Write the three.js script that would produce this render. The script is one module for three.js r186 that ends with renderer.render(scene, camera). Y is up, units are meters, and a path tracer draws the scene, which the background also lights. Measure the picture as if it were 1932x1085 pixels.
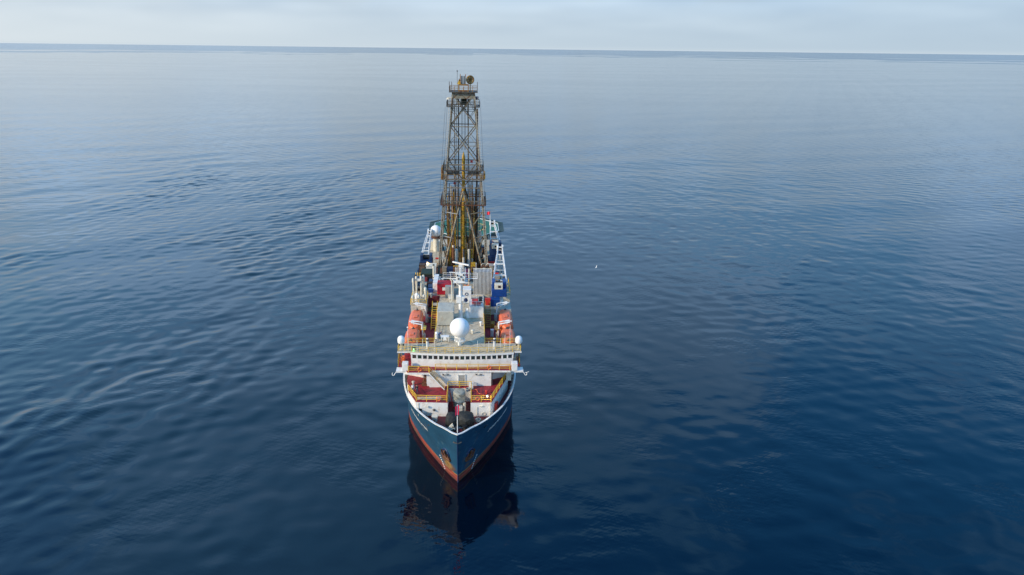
import * as THREE from 'three';
import { mergeGeometries } from 'three/addons/utils/BufferGeometryUtils.js';
import { RoundedBoxGeometry } from 'three/addons/geometries/RoundedBoxGeometry.js';
import { MarchingCubes } from 'three/addons/objects/MarchingCubes.js';
import { FontLoader } from 'three/addons/loaders/FontLoader.js';
import { TextGeometry } from 'three/addons/geometries/TextGeometry.js';

// ---------------------------------------------------------------- camera, sky, sun
// ship axes: x to port, y up, s metres aft of the stem at the waterline (z = -s); the bow points at the drone
const scene = new THREE.Scene();
const renderer = new THREE.WebGLRenderer({ antialias: true });
renderer.setSize(1024, 575);
renderer.toneMapping = THREE.LinearToneMapping;
renderer.toneMappingExposure = 1.04;
renderer.shadowMap.enabled = true;
const camera = new THREE.PerspectiveCamera(45.68, 1932 / 1085, 1, 120000);
camera.position.set(3.117, 70, 99.23);
camera.rotation.order = 'YXZ';
camera.rotation.set(THREE.MathUtils.degToRad(-19.32), -0.05765, THREE.MathUtils.degToRad(0.68));

function rng(seed) { let a = seed >>> 0; return () => { a = (a + 0x6D2B79F5) | 0; let t = Math.imul(a ^ (a >>> 15), 1 | a); t = (t + Math.imul(t ^ (t >>> 7), 61 | t)) ^ t; return ((t ^ (t >>> 14)) >>> 0) / 4294967296; }; }
const clamp = (v, a = 0, b = 1) => Math.min(b, Math.max(a, v));
const smooth = (a, b, v) => { const t = clamp((v - a) / (b - a)); return t * t * (3 - 2 * t); };
const lerp = (a, b, t) => a + (b - a) * t;
function hash3(x, y, z) { let h = Math.imul(x, 374761393) ^ Math.imul(y, 668265263) ^ Math.imul(z, 2147483647 ^ 0x5bd1e995); h = Math.imul(h ^ (h >>> 13), 1274126177); return ((h ^ (h >>> 16)) >>> 0) / 4294967296; }
function noise3(x, y, z) {
  const xi = Math.floor(x), yi = Math.floor(y), zi = Math.floor(z), f = (t) => t * t * t * (t * (t * 6 - 15) + 10);
  const u = f(x - xi), v = f(y - yi), w = f(z - zi), c = (a, b, d) => hash3(xi + a, yi + b, zi + d);
  return lerp(lerp(lerp(c(0, 0, 0), c(1, 0, 0), u), lerp(c(0, 1, 0), c(1, 1, 0), u), v), lerp(lerp(c(0, 0, 1), c(1, 0, 1), u), lerp(c(0, 1, 1), c(1, 1, 1), u), v), w);
}
function fbm(x, y, z, n) { let s = 0, a = 0.5, t = 0; for (let i = 0; i < n; i++) { s += a * noise3(x, y, z); t += a; a *= 0.5; x = x * 2.03 + 17.1; y = y * 2.03 + 5.7; z = z * 2.03 + 9.2; } return s / t; }

const sunDir = new THREE.Vector3(-0.80, 0.46, 0.40).normalize();
{
  // computed sky: clear-air gradient, broad brightening round the hazy sun with an added mid-height boost, thin cloud layer on a plane overhead
  const W = 1280, H = 640, data = new Float32Array(W * H * 4);
  const up = [[0, 0.44, 0.56, 0.67], [6, 0.41, 0.57, 0.74], [15, 0.18, 0.50, 0.92], [28, 0.012, 0.30, 0.82], [50, 0.003, 0.20, 0.66], [90, 0.03, 0.22, 0.60]];
  for (let j = 0; j < H; j++) {
    const el = ((j + 0.5) / H - 0.5) * Math.PI, ce = Math.cos(el), y = Math.sin(el);
    for (let i = 0; i < W; i++) {
      const az = ((i + 0.5) / W - 0.5) * 2 * Math.PI, x = ce * Math.cos(az), z = ce * Math.sin(az);
      const e = Math.max(el, 0) * 180 / Math.PI; let k = 0; while (k < 4 && e > up[k + 1][0]) k++;
      const t = smooth(up[k][0], up[k + 1][0], e) * 0.5 + 0.5 * clamp((e - up[k][0]) / (up[k + 1][0] - up[k][0]));
      let r = lerp(up[k][1], up[k + 1][1], t), g = lerp(up[k][2], up[k + 1][2], t), b = lerp(up[k][3], up[k + 1][3], t);
      const ang = Math.acos(clamp(x * sunDir.x + y * sunDir.y + z * sunDir.z, -1, 1)) * 180 / Math.PI;
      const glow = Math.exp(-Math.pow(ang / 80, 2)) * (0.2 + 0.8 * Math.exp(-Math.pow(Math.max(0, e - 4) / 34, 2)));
      const midGlowBoost = 1 + 0.8 * smooth(5, 14, e) * smooth(44, 22, e); const hi = smooth(5, 20, e); r += lerp(0.72, 0.38, hi) * glow * midGlowBoost; g += lerp(0.57, 0.58, hi) * glow * midGlowBoost; b += lerp(0.36, 0.66, hi) * glow * midGlowBoost;  // extra glow above the view, added to brighten the reflection in the sea
      // clouds on a layer: stretched by perspective toward the horizon
      const q = 1 / (Math.max(y, 0) + 0.10), cx = x * q, cz = z * q;
      const n = fbm(cx * 1.3 + 91.51, cz * 1.3 + 22.17, 11.9, 6), n2 = fbm(cx * 3.3, cz * 3.3 + 4, 5.1, 4);
      let c = smooth(0.475, 0.555, n * 0.76 + n2 * 0.24) * smooth(0.03, 0.20, y) * 0.80;
      const wisp = (fbm(cx * 0.8 + 9, cz * 1.1, 3.3, 5) - 0.5) * smooth(0, 0.05, y) * (1 - smooth(0.2, 0.4, y));
      const lum = 0.46 + 0.40 * n2 + 0.75 * glow + 0.14 * Math.exp(-e / 14);
      r = lerp(r, lum * (0.58 - 0.32 * smooth(16, 40, e)), c) * (1 + 0.55 * wisp); g = lerp(g, lum * (0.96 - 0.18 * smooth(16, 40, e)), c) * (1 + 0.45 * wisp); b = lerp(b, lum * (1.48 - 0.06 * smooth(16, 40, e)), c) * (1 + 0.34 * wisp);
      const o = (j * W + i) * 4; data[o] = r; data[o + 1] = g; data[o + 2] = b; data[o + 3] = 1;
    }
  }
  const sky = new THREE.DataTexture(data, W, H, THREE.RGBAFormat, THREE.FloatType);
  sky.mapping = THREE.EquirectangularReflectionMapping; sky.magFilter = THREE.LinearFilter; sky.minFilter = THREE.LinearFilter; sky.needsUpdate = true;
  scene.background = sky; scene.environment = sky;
}
const sun = new THREE.DirectionalLight(new THREE.Color().setRGB(1.0, 0.82, 0.60), 4.4);
sun.position.set(sunDir.x * 300, sunDir.y * 300, sunDir.z * 300 - 60); sun.target.position.set(0, 0, -60);
sun.castShadow = true; sun.shadow.radius = 9; sun.shadow.mapSize.set(2048, 2048);
Object.assign(sun.shadow.camera, { left: -110, right: 110, top: 110, bottom: -110, near: 1, far: 700 });
scene.add(sun, sun.target);

// ---------------------------------------------------------------- the sea
{
  // ripples: one tile of summed sine waves with whole-number wave vectors, stronger in drifting patches
  const N = 1024, TILE = 96, r = rng(11), sx = new Float32Array(N * N), sz = new Float32Array(N * N);
  const wave = (kx, kz, a, ph, gx, gz) => {
    const c1 = new Float32Array(N), s1 = new Float32Array(N);
    for (let i = 0; i < N; i++) { const p = 2 * Math.PI * kx * i / N + ph; c1[i] = Math.cos(p); s1[i] = Math.sin(p); }
    for (let j = 0; j < N; j++) { const p = 2 * Math.PI * kz * j / N, cj = Math.cos(p), sj = Math.sin(p); for (let i = 0; i < N; i++) { const v = a * (c1[i] * cj - s1[i] * sj); gx[j * N + i] += kx * v; gz[j * N + i] += kz * v; } }
  };
  const fx = new Float32Array(N * N), fz = new Float32Array(N * N), patch = new Float32Array(N * N), dummy = new Float32Array(N * N);
  for (let i = 0; i < 40; i++) { // medium waves 2.5 to 12 m, steady
    const L = 2.6 * Math.pow(4.4, r()), k = TILE / L, th = (r() < 0.6 ? 0.7 : -0.5) + (r() - 0.5) * 1.9;
    const kx = Math.round(k * Math.sin(th)), kz = Math.round(k * Math.cos(th)); const kk = Math.hypot(kx, kz) || 1;
    wave(kx, kz, 0.0052 / kk * Math.pow(L / 5, 0.3), r() * 6.28, sx, sz);
  }
  for (let i = 0; i < 34; i++) { // fine ripples 0.4 to 2.4 m
    const L = 0.42 * Math.pow(5.5, r()), k = TILE / L, th = 0.5 + (r() - 0.5) * 2.6;
    const kx = Math.round(k * Math.sin(th)), kz = Math.round(k * Math.cos(th)); const kk = Math.hypot(kx, kz) || 1;
    wave(kx, kz, 0.0078 / kk, r() * 6.28, fx, fz);
  }
  for (let i = 0; i < 12; i++) { const kx = Math.round((r() - 0.5) * 9), kz = Math.round((r() - 0.5) * 9); if (kx) wave(kx, kz, 1 / kx / 3, r() * 6.28, patch, dummy); }
  const AMP = 8, nm = new Uint8Array(N * N * 4);
  for (let i = 0; i < N * N; i++) {
    const m = 0.12 + 0.88 * smooth(-0.2, 1.1, patch[i]);
    const a = (sx[i] + fx[i] * m) * AMP, b = (sz[i] + fz[i] * m) * AMP, l = 1 / Math.hypot(a, b, 1);
    nm[i * 4] = Math.round((-a * l * 0.5 + 0.5) * 255); nm[i * 4 + 1] = Math.round((-b * l * 0.5 + 0.5) * 255); nm[i * 4 + 2] = Math.round((l * 0.5 + 0.5) * 255); nm[i * 4 + 3] = 255;
  }
  const normalMap = new THREE.DataTexture(nm, N, N); normalMap.wrapS = normalMap.wrapT = THREE.RepeatWrapping; normalMap.magFilter = THREE.LinearFilter; normalMap.repeat.set(1 / TILE, 1 / TILE); normalMap.needsUpdate = true;
  // wind-roughened lanes and slicks, hundreds of metres long: microscopic roughness only
  const M = 512, rm = new Uint8Array(M * M * 4);
  for (let j = 0; j < M; j++) for (let i = 0; i < M; i++) {
    const a = i / M * 2 * Math.PI, b = j / M * 2 * Math.PI;
    const n = fbm(Math.cos(a) * 1.3 + 4, Math.sin(a) * 1.3 + Math.cos(b) * 3.1, Math.sin(b) * 3.1 + 7, 5), v = Math.round(255 * (0.8 + 0.2 * smooth(0.35, 0.66, n)));
    rm.set([v, v, v, 255], (j * M + i) * 4);
  }
  const roughMap = new THREE.DataTexture(rm, M, M); roughMap.wrapS = roughMap.wrapT = THREE.RepeatWrapping; roughMap.magFilter = THREE.LinearFilter; roughMap.repeat.set(1 / 2600, 1 / 1900); roughMap.needsUpdate = true;
  const water = new THREE.MeshPhysicalMaterial({ color: new THREE.Color().setRGB(0.0, 0.0024, 0.0085), roughness: 0.09, ior: 1.5, normalMap, roughnessMap: roughMap });
  water.normalScale.set(1 / AMP, 1 / AMP); water.name = 'sea_water';

  const axis = (a, b, d, far) => { const p = []; for (let v = a; v <= b; v += d) p.push(v); let st = d, v = b; while (v < far) { st *= 1.045; v += st; p.push(v); } st = d; v = a; while (v > -far) { st *= 1.045; v -= st; p.unshift(v); } return p; };
  const X = axis(-150, 130, 0.75, 60000), Z = axis(-290, 30, 0.75, 60000), nx = X.length, nz = Z.length;
  const pos = new Float32Array(nx * nz * 3), nor = new Float32Array(nx * nz * 3), uv = new Float32Array(nx * nz * 2), hgt = new Float32Array(nx * nz), gx = new Float32Array(nx * nz), gz = new Float32Array(nx * nz);
  const dX = X.map((v, i) => (X[Math.min(nx - 1, i + 1)] - X[Math.max(0, i - 1)]) / 2), dZ = Z.map((v, i) => (Z[Math.min(nz - 1, i + 1)] - Z[Math.max(0, i - 1)]) / 2);
  const q = rng(29), waves = [];
  const train = (n, l0, l1, th0, spread, slope, side) => { for (let i = 0; i < n; i++) waves.push({ L: l0 * Math.pow(l1 / l0, q()), th: th0 + (q() - 0.5) * spread, slope: slope * (0.6 + 0.8 * q()), ph: q() * 6.283, side }); };
  // th is the travel direction measured from the ship's axis; crests of the first sea run from near the camera's left to far right
  train(7, 38, 90, 0.62, 0.9, 0.0040, 0);
  train(20, 9, 30, 0.80, 1.7, 0.0066, -1);
  train(34, 3.4, 9, 0.80, 1.8, 0.0120, -1);
  train(14, 8, 28, -0.72, 1.3, 0.0036, 1);
  train(16, 3.6, 9, -0.60, 1.7, 0.0030, 1);
  // cat's paws: the short waves come and go over some sixty metres, and lie down in the lee ahead of the bow
  const calm = new Float32Array(nx * nz);
  for (let j = 0; j < nz; j++) for (let i = 0; i < nx; i++) { const n = fbm(X[i] / 58 + 40, Z[j] / 84 + 11, 2.2, 3); calm[j * nx + i] = (0.34 + 1.2 * smooth(0.36, 0.66, n)) * (1 - 0.72 * smooth(105, 30, Math.hypot(X[i] * 0.72, Z[j] - 16))); }
  for (const w of waves) {
    const k = 2 * Math.PI / w.L, kx = k * Math.sin(w.th), kz = k * Math.cos(w.th), A = w.slope / k;
    const fade = (d) => smooth(2.6, 5, w.L / d);
    const wx = X.map((x, i) => { const p = kx * x + w.ph, f = fade(dX[i]) * (w.side ? (0.16 + 0.84 * smooth(-30, 70, x * w.side)) : 1); return [Math.cos(p), Math.sin(p), f]; });
    for (let j = 0; j < nz; j++) {
      const f = fade(dZ[j]); if (f <= 0) continue; const c = Math.cos(kz * Z[j]), s = Math.sin(kz * Z[j]);
      for (let i = 0; i < nx; i++) { const a = wx[i]; if (a[2] <= 0) continue; const o = j * nx + i, m = A * f * a[2] * (w.side ? calm[o] : 1), sn = a[1] * c + a[0] * s, cs = a[0] * c - a[1] * s; hgt[o] += m * sn; gx[o] += m * kx * cs; gz[o] += m * kz * cs; }
    }
  }
  for (let j = 0; j < nz; j++) for (let i = 0; i < nx; i++) {
    const o = j * nx + i, l = 1 / Math.hypot(gx[o], 1, gz[o]);
    pos.set([X[i], hgt[o], Z[j]], o * 3); nor.set([-gx[o] * l, l, -gz[o] * l], o * 3); uv.set([X[i], -Z[j]], o * 2);
  }
  // miles off a breeze ruffles the water: the same sea with steeper ripples beyond an uneven breeze line
  const near = [], open = [], far = [], nearest = 7000;
  for (let j = 0; j < nz - 1; j++) for (let i = 0; i < nx - 1; i++) {
    const a = j * nx + i, b = a + 1, c = a + nx, d = c + 1, x = (X[i] + X[i + 1]) / 2, z = (Z[j] + Z[j + 1]) / 2, r2 = Math.hypot(x, z);
    const ruffled = r2 > nearest * 0.4 && r2 > nearest * (0.2 + 1.9 * fbm(Math.atan2(x, z) * 4 + 3, Math.log(r2) * 9, 2.5, 4));
    const lee = r2 < 240 * (0.5 + 1.3 * fbm(x / 70 + 9, z / 70, 4.4, 4)) + 60;
    (ruffled ? far : lee ? near : open).push(a, c, b, b, c, d);
  }
  const breezy = water.clone(); breezy.normalScale.set(1.4 / AMP, 1.4 / AMP); breezy.roughness = 0.2; breezy.name = 'ruffled_water';
  const lively = water.clone(); lively.normalScale.set(1.2 / AMP, 1.2 / AMP); lively.name = 'open_water'; water.normalScale.set(0.72 / AMP, 0.72 / AMP);
  for (const [name, index, mat, label] of [['sea', near, water, 'calm dark blue sea close round the ship'], ['open_sea', open, lively, 'rippled blue open sea beyond the calm water'], ['distant_sea', far, breezy, 'darker ruffled band of sea along the horizon']]) {
    const geo = new THREE.BufferGeometry();
    geo.setAttribute('position', new THREE.BufferAttribute(pos, 3)); geo.setAttribute('normal', new THREE.BufferAttribute(nor, 3)); geo.setAttribute('uv', new THREE.BufferAttribute(uv, 2)); geo.setIndex(index);
    const sea = new THREE.Mesh(geo, mat); sea.name = name; sea.receiveShadow = true; sea.userData = { kind: 'structure', label, category: 'sea' }; scene.add(sea);
  }
}

// ---------------------------------------------------------------- helpers
const V = (x, y, s) => new THREE.Vector3(x, y, -s);
const used = new Map();
function numbered(n) { const k = used.get(n) || 0; used.set(n, k + 1); return k ? `${n}_${String(k).padStart(3, '0')}` : n; }
class MB { // collects shapes in (x, y, s) and merges them into one mesh
  constructor() { this.g = []; }
  add(geo) { const g = geo.index ? geo.toNonIndexed() : geo; for (const k of Object.keys(g.attributes)) if (k !== 'position' && k !== 'normal') g.deleteAttribute(k); this.g.push(g); return this; }
  box(x0, x1, y0, y1, s0, s1) { return this.add(new THREE.BoxGeometry(x1 - x0, y1 - y0, Math.abs(s1 - s0)).translate((x0 + x1) / 2, (y0 + y1) / 2, -(s0 + s1) / 2)); }
  rbox(x0, x1, y0, y1, s0, s1, r = 0.05) { return this.add(new RoundedBoxGeometry(x1 - x0, y1 - y0, Math.abs(s1 - s0), 1, r).translate((x0 + x1) / 2, (y0 + y1) / 2, -(s0 + s1) / 2)); }
  tube(a, b, r, n = 6, r2 = r) { const A = V(...a), B = V(...b), d = B.clone().sub(A), l = d.length(); const g = new THREE.CylinderGeometry(r2, r, l, n).translate(0, l / 2, 0); g.applyQuaternion(new THREE.Quaternion().setFromUnitVectors(new THREE.Vector3(0, 1, 0), d.normalize())); return this.add(g.translate(A.x, A.y, A.z)); }
  beam(a, b, w) { const A = V(...a), B = V(...b), d = B.clone().sub(A), l = d.length(); const g = new THREE.BoxGeometry(w, l, w).translate(0, l / 2, 0); g.applyQuaternion(new THREE.Quaternion().setFromUnitVectors(new THREE.Vector3(0, 1, 0), d.normalize())); return this.add(g.translate(A.x, A.y, A.z)); }
  path(pts, r, seg = 16, n = 7) { return this.add(new THREE.TubeGeometry(new THREE.CatmullRomCurve3(pts.map((p) => V(...p))), seg, r, n)); }
  cyl(x, y0, y1, s, r, n = 14, r2 = r) { return this.add(new THREE.CylinderGeometry(r2, r, y1 - y0, n).translate(x, (y0 + y1) / 2, -s)); }
  drum(x0, x1, y, s, r, n = 14) { return this.add(new THREE.CylinderGeometry(r, r, x1 - x0, n).rotateZ(Math.PI / 2).translate((x0 + x1) / 2, y, -s)); }
  barrel(x, y, s0, s1, r, n = 14) { return this.add(new THREE.CylinderGeometry(r, r, s1 - s0, n).rotateX(Math.PI / 2).translate(x, y, -(s0 + s1) / 2)); }
  ball(x, y, s, r, sy = 1, n = 20) { return this.add(new THREE.SphereGeometry(r, n, Math.round(n * 0.7)).scale(1, sy, 1).translate(x, y, -s)); }
  plan(poly, y0, y1) { return this.add(new THREE.ExtrudeGeometry(new THREE.Shape(poly.map((p) => new THREE.Vector2(p[0], p[1]))), { depth: y1 - y0, bevelEnabled: false }).rotateX(-Math.PI / 2).translate(0, y0, 0)); }
  side(poly, x0, x1) { return this.add(new THREE.ExtrudeGeometry(new THREE.Shape(poly.map((p) => new THREE.Vector2(p[0], p[1]))), { depth: x1 - x0, bevelEnabled: false }).rotateY(Math.PI / 2).translate(x0, 0, 0)); }
  front(poly, s0, s1) { return this.add(new THREE.ExtrudeGeometry(new THREE.Shape(poly.map((p) => new THREE.Vector2(p[0], p[1]))), { depth: s1 - s0, bevelEnabled: false }).translate(0, 0, -s1)); }
  rail(pts, h = 1.1, r = 0.04, step = 1.45) { // posts and three bars along a run of [x, y, s]
    for (let i = 0; i < pts.length - 1; i++) {
      const a = pts[i], b = pts[i + 1], l = Math.hypot(b[0] - a[0], b[1] - a[1], b[2] - a[2]), n = Math.max(1, Math.round(l / step));
      for (let k = i ? 1 : 0; k <= n; k++) { const t = k / n, p = a.map((v, c) => v + (b[c] - v) * t); this.tube(p, [p[0], p[1] + h, p[2]], r, 5); }
      for (const f of [0.36, 0.68, 1]) this.tube([a[0], a[1] + h * f, a[2]], [b[0], b[1] + h * f, b[2]], f === 1 ? r : r * 0.8, 5);
    }
    return this;
  }
  ladder(a, b, w, n, across = [1, 0, 0]) { for (const k of [-1, 1]) this.tube(a.map((v, i) => v + across[i] * w / 2 * k), b.map((v, i) => v + across[i] * w / 2 * k), 0.035, 4); for (let i = 1; i < n; i++) { const p = a.map((v, c) => v + (b[c] - v) * i / n); this.tube(p.map((v, c) => v - across[c] * w / 2), p.map((v, c) => v + across[c] * w / 2), 0.025, 4); } return this; }
  geo() { const m = this.g.length > 1 ? mergeGeometries(this.g) : this.g[0]; return boxUV(m); }
  build(name, mat, parent, label) { const m = new THREE.Mesh(this.geo(), mat); m.name = name; m.castShadow = m.receiveShadow = true; if (label) m.userData.label = label; if (parent) parent.add(m); return m; }
}
function boxUV(g) { // uv in metres, taken along the axis each face looks along
  const p = g.attributes.position, n = g.attributes.normal, uv = new Float32Array(p.count * 2);
  for (let i = 0; i < p.count; i++) {
    const ax = Math.abs(n.getX(i)), ay = Math.abs(n.getY(i)), az = Math.abs(n.getZ(i)), x = p.getX(i), y = p.getY(i), z = p.getZ(i);
    if (ay >= ax && ay >= az) { uv[2 * i] = x; uv[2 * i + 1] = z; } else if (ax >= az) { uv[2 * i] = z; uv[2 * i + 1] = y; } else { uv[2 * i] = x; uv[2 * i + 1] = y; }
  }
  g.setAttribute('uv', new THREE.BufferAttribute(uv, 2)); return g;
}
const onBoard = []; // top-level things that ride with the ship
function thing(name, label, category, [x, y, s], group) { const o = new THREE.Group(); o.name = numbered(name); o.position.set(x, y, -s); o.userData = { label, category }; if (group) o.userData.group = group; scene.add(o); onBoard.push(o); return o; }
function single(name, label, category, [x, y, s], mb, mat, group) { const m = mb.build(numbered(name), mat); m.position.set(x, y, -s); m.userData = { label, category }; if (group) m.userData.group = group; scene.add(m); onBoard.push(m); return m; }
function copyOf(o, [x, y, s], label, group, mirror) { const c = o.clone(); c.name = numbered(o.name.replace(/_\d{3}$/, '')); c.userData = { ...o.userData, label: label || o.userData.label }; if (group) c.userData.group = group; c.position.set(x, y, -s); if (mirror) c.rotation.y = Math.PI; scene.add(c); onBoard.push(c); return c; }

// ---------------------------------------------------------------- paint and steel
function wearTex(seed, metres, fn, N = 256) { // tileable colour map that multiplies the paint
  const d = new Uint8Array(N * N * 4), per = (x, y, f, z) => { const a = x * 2 * Math.PI, b = y * 2 * Math.PI; return fbm(Math.cos(a) * f + seed, Math.sin(a) * f + Math.cos(b) * f, Math.sin(b) * f + z, 4); };
  for (let j = 0; j < N; j++) for (let i = 0; i < N; i++) { const c = fn((f, z, fy = f) => per(i / N, j / N, f, z), hash3(i, j, seed), (f, z) => per(i / N, j / N / 6, f, z)); d.set([c[0], c[1], c[2], 1].map((v) => Math.round(255 * clamp(v))), (j * N + i) * 4); }
  const t = new THREE.DataTexture(d, N, N); t.colorSpace = THREE.SRGBColorSpace; t.wrapS = t.wrapT = THREE.RepeatWrapping; t.magFilter = THREE.LinearFilter; t.repeat.set(1 / metres, 1 / metres); t.needsUpdate = true; return t;
}
const mixc = (a, b, t) => a.map((v, i) => lerp(v, b[i], t));
const wornWhite = wearTex(3, 5.3, (n, h, st) => { const g = 0.93 + 0.10 * (n(1.2, 2) - 0.5) + 0.03 * h; const r = smooth(0.62, 0.82, n(1.6, 9)) * 0.16 + smooth(0.72, 0.80, n(6, 4)) * 0.25; return mixc([g, g, g * 0.985], [0.62, 0.40, 0.24], r); });
const wornDeck = wearTex(7, 4.1, (n, h) => { const g = 0.88 + 0.22 * (n(1.1, 3) - 0.5) + 0.05 * (h - 0.5); const r = smooth(0.58, 0.76, n(2.2, 6)) * 0.45; return mixc([g, g, g], [0.50, 0.42, 0.36], r); });
const wornSteel = wearTex(12, 3.3, (n, h) => { const g = 0.82 + 0.4 * (n(1.4, 3) - 0.5) + 0.06 * (h - 0.5); const r = smooth(0.52, 0.68, n(2.4, 6)) * 0.75; return mixc([g, g, g], [0.60, 0.34, 0.18], r); });
const grimy = wearTex(19, 2.9, (n, h) => { const g = 0.8 + 0.5 * (n(1.6, 3) - 0.5) + 0.08 * (h - 0.5); return mixc([g, g, g], [0.30, 0.24, 0.19], smooth(0.5, 0.72, n(2.8, 1)) * 0.6); });
function P(r, g, b, rough = 0.55, map = wornWhite, metal = 0) { const m = new THREE.MeshStandardMaterial({ color: new THREE.Color().setRGB(r, g, b), roughness: rough, metalness: metal, map }); return m; }
const M = {
  white: P(0.80, 0.79, 0.77, 0.45), white2: P(0.84, 0.84, 0.83, 0.3), cream: P(0.72, 0.68, 0.57, 0.5), beige: P(0.62, 0.58, 0.49, 0.6), roof: P(0.63, 0.54, 0.38, 0.75, wornDeck),
  red: P(0.34, 0.018, 0.034, 0.6, wornDeck), redDark: P(0.22, 0.022, 0.03, 0.65, wornDeck), redBox: P(0.56, 0.012, 0.035, 0.45), redUnit: P(0.55, 0.035, 0.025, 0.5),
  orange: P(0.85, 0.175, 0.06, 0.4, wornWhite), yellow: P(0.84, 0.53, 0.045, 0.45), yellow2: P(0.60, 0.40, 0.03, 0.5, wornSteel), ochre: P(0.42, 0.24, 0.05, 0.6, wornSteel),
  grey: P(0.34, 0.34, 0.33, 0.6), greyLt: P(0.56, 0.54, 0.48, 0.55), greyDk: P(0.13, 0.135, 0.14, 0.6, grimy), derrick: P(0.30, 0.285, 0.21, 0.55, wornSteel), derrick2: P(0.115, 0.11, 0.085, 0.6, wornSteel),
  blue: P(0.006, 0.052, 0.24, 0.4), blueDk: P(0.008, 0.03, 0.10, 0.5), bluePump: P(0.03, 0.10, 0.19, 0.5, grimy), green: P(0.035, 0.20, 0.12, 0.7, wornDeck), greenDk: P(0.025, 0.06, 0.04, 0.75, grimy), net: P(0.03, 0.10, 0.085, 0.8, grimy),
  black: P(0.018, 0.018, 0.019, 0.6, grimy), rust: P(0.20, 0.085, 0.04, 0.8, wornSteel), brown: P(0.13, 0.075, 0.045, 0.75, grimy), tarp: P(0.022, 0.027, 0.025, 0.7, grimy), pipe: P(0.085, 0.065, 0.05, 0.6, grimy),
  wood: P(0.30, 0.25, 0.18, 0.8, wornDeck), purple: P(0.12, 0.02, 0.09, 0.6),
};
M.glass = new THREE.MeshPhysicalMaterial({ color: new THREE.Color().setRGB(0.02, 0.024, 0.03), roughness: 0.06, metalness: 0, ior: 1.52 });
M.panes = [[0.03, 0.022, 0.018], [0.012, 0.022, 0.024], [0.02, 0.024, 0.03], [0.014, 0.03, 0.022]].map((c, i) => new THREE.MeshPhysicalMaterial({ color: new THREE.Color().setRGB(...c), roughness: 0.05 + 0.03 * i, ior: 1.52 }));
M.dome = new THREE.MeshPhysicalMaterial({ color: new THREE.Color().setRGB(0.84, 0.83, 0.80), roughness: 0.35, clearcoat: 0.2 });

// ---------------------------------------------------------------- the ship
const ship = thing('drillship', 'blue hulled drillship with white bridge, red decks and green helideck at the stern', 'ship', [0, 0, 0]);
const L0 = 9.7, L1 = 12.5, L2 = 15.7, L3 = 18.4;
const interp = (x, a, b) => { if (x <= a[0]) return b[0]; for (let i = 1; i < a.length; i++) if (x <= a[i]) { const t = (x - a[i - 1]) / (a[i] - a[i - 1]); const m = (k) => { const p = Math.max(0, k - 1), n = Math.min(a.length - 1, k + 1); return (b[n] - b[p]) / (a[n] - a[p]); }; const h = a[i] - a[i - 1], m0 = i === 1 ? (b[1] - b[0]) / h : m(i - 1), m1 = m(i), t2 = t * t, t3 = t2 * t; return (2 * t3 - 3 * t2 + 1) * b[i - 1] + (t3 - 2 * t2 + t) * h * m0 + (-2 * t3 + 3 * t2) * b[i] + (t3 - t2) * h * m1; } return b[b.length - 1]; };
const RD = [0, 0.6, 2, 3.6, 6.4, 9.9, 14.7, 20.4, 26, 34, 110, 128, 140], RB = [0, 0.9, 2.2, 3.9, 6.05, 8.0, 9.6, 10.55, 10.7, 10.7, 10.7, 10.5, 9.4];
const WD = [0, 0.5, 2, 3.8, 7.5, 12, 17, 21.4, 27, 34, 100, 120, 140], WB = [0, 0.35, 1.35, 2.4, 4.35, 6.55, 8.6, 10.0, 10.7, 10.7, 10.7, 9.8, 6.0];
const RAIL = 11.2, stemS = (h) => -3.2 * Math.max(h, 0) / RAIL;
const hullX = (s, h) => { const t = Math.pow(clamp(h / RAIL), 1.25), d = s - stemS(h); return lerp(interp(d, WD, WB), interp(d, RD, RB), t); };
const END = 136.5, topH = (s) => RAIL - 1.5 * smooth(19, 23, s);
function ringS(u, h) { const a = stemS(h); return u < 0.6 ? a + (28 - a) * Math.pow(u / 0.6, 1.5) : 28 + (END - 28) * (u - 0.6) / 0.4; }
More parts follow.
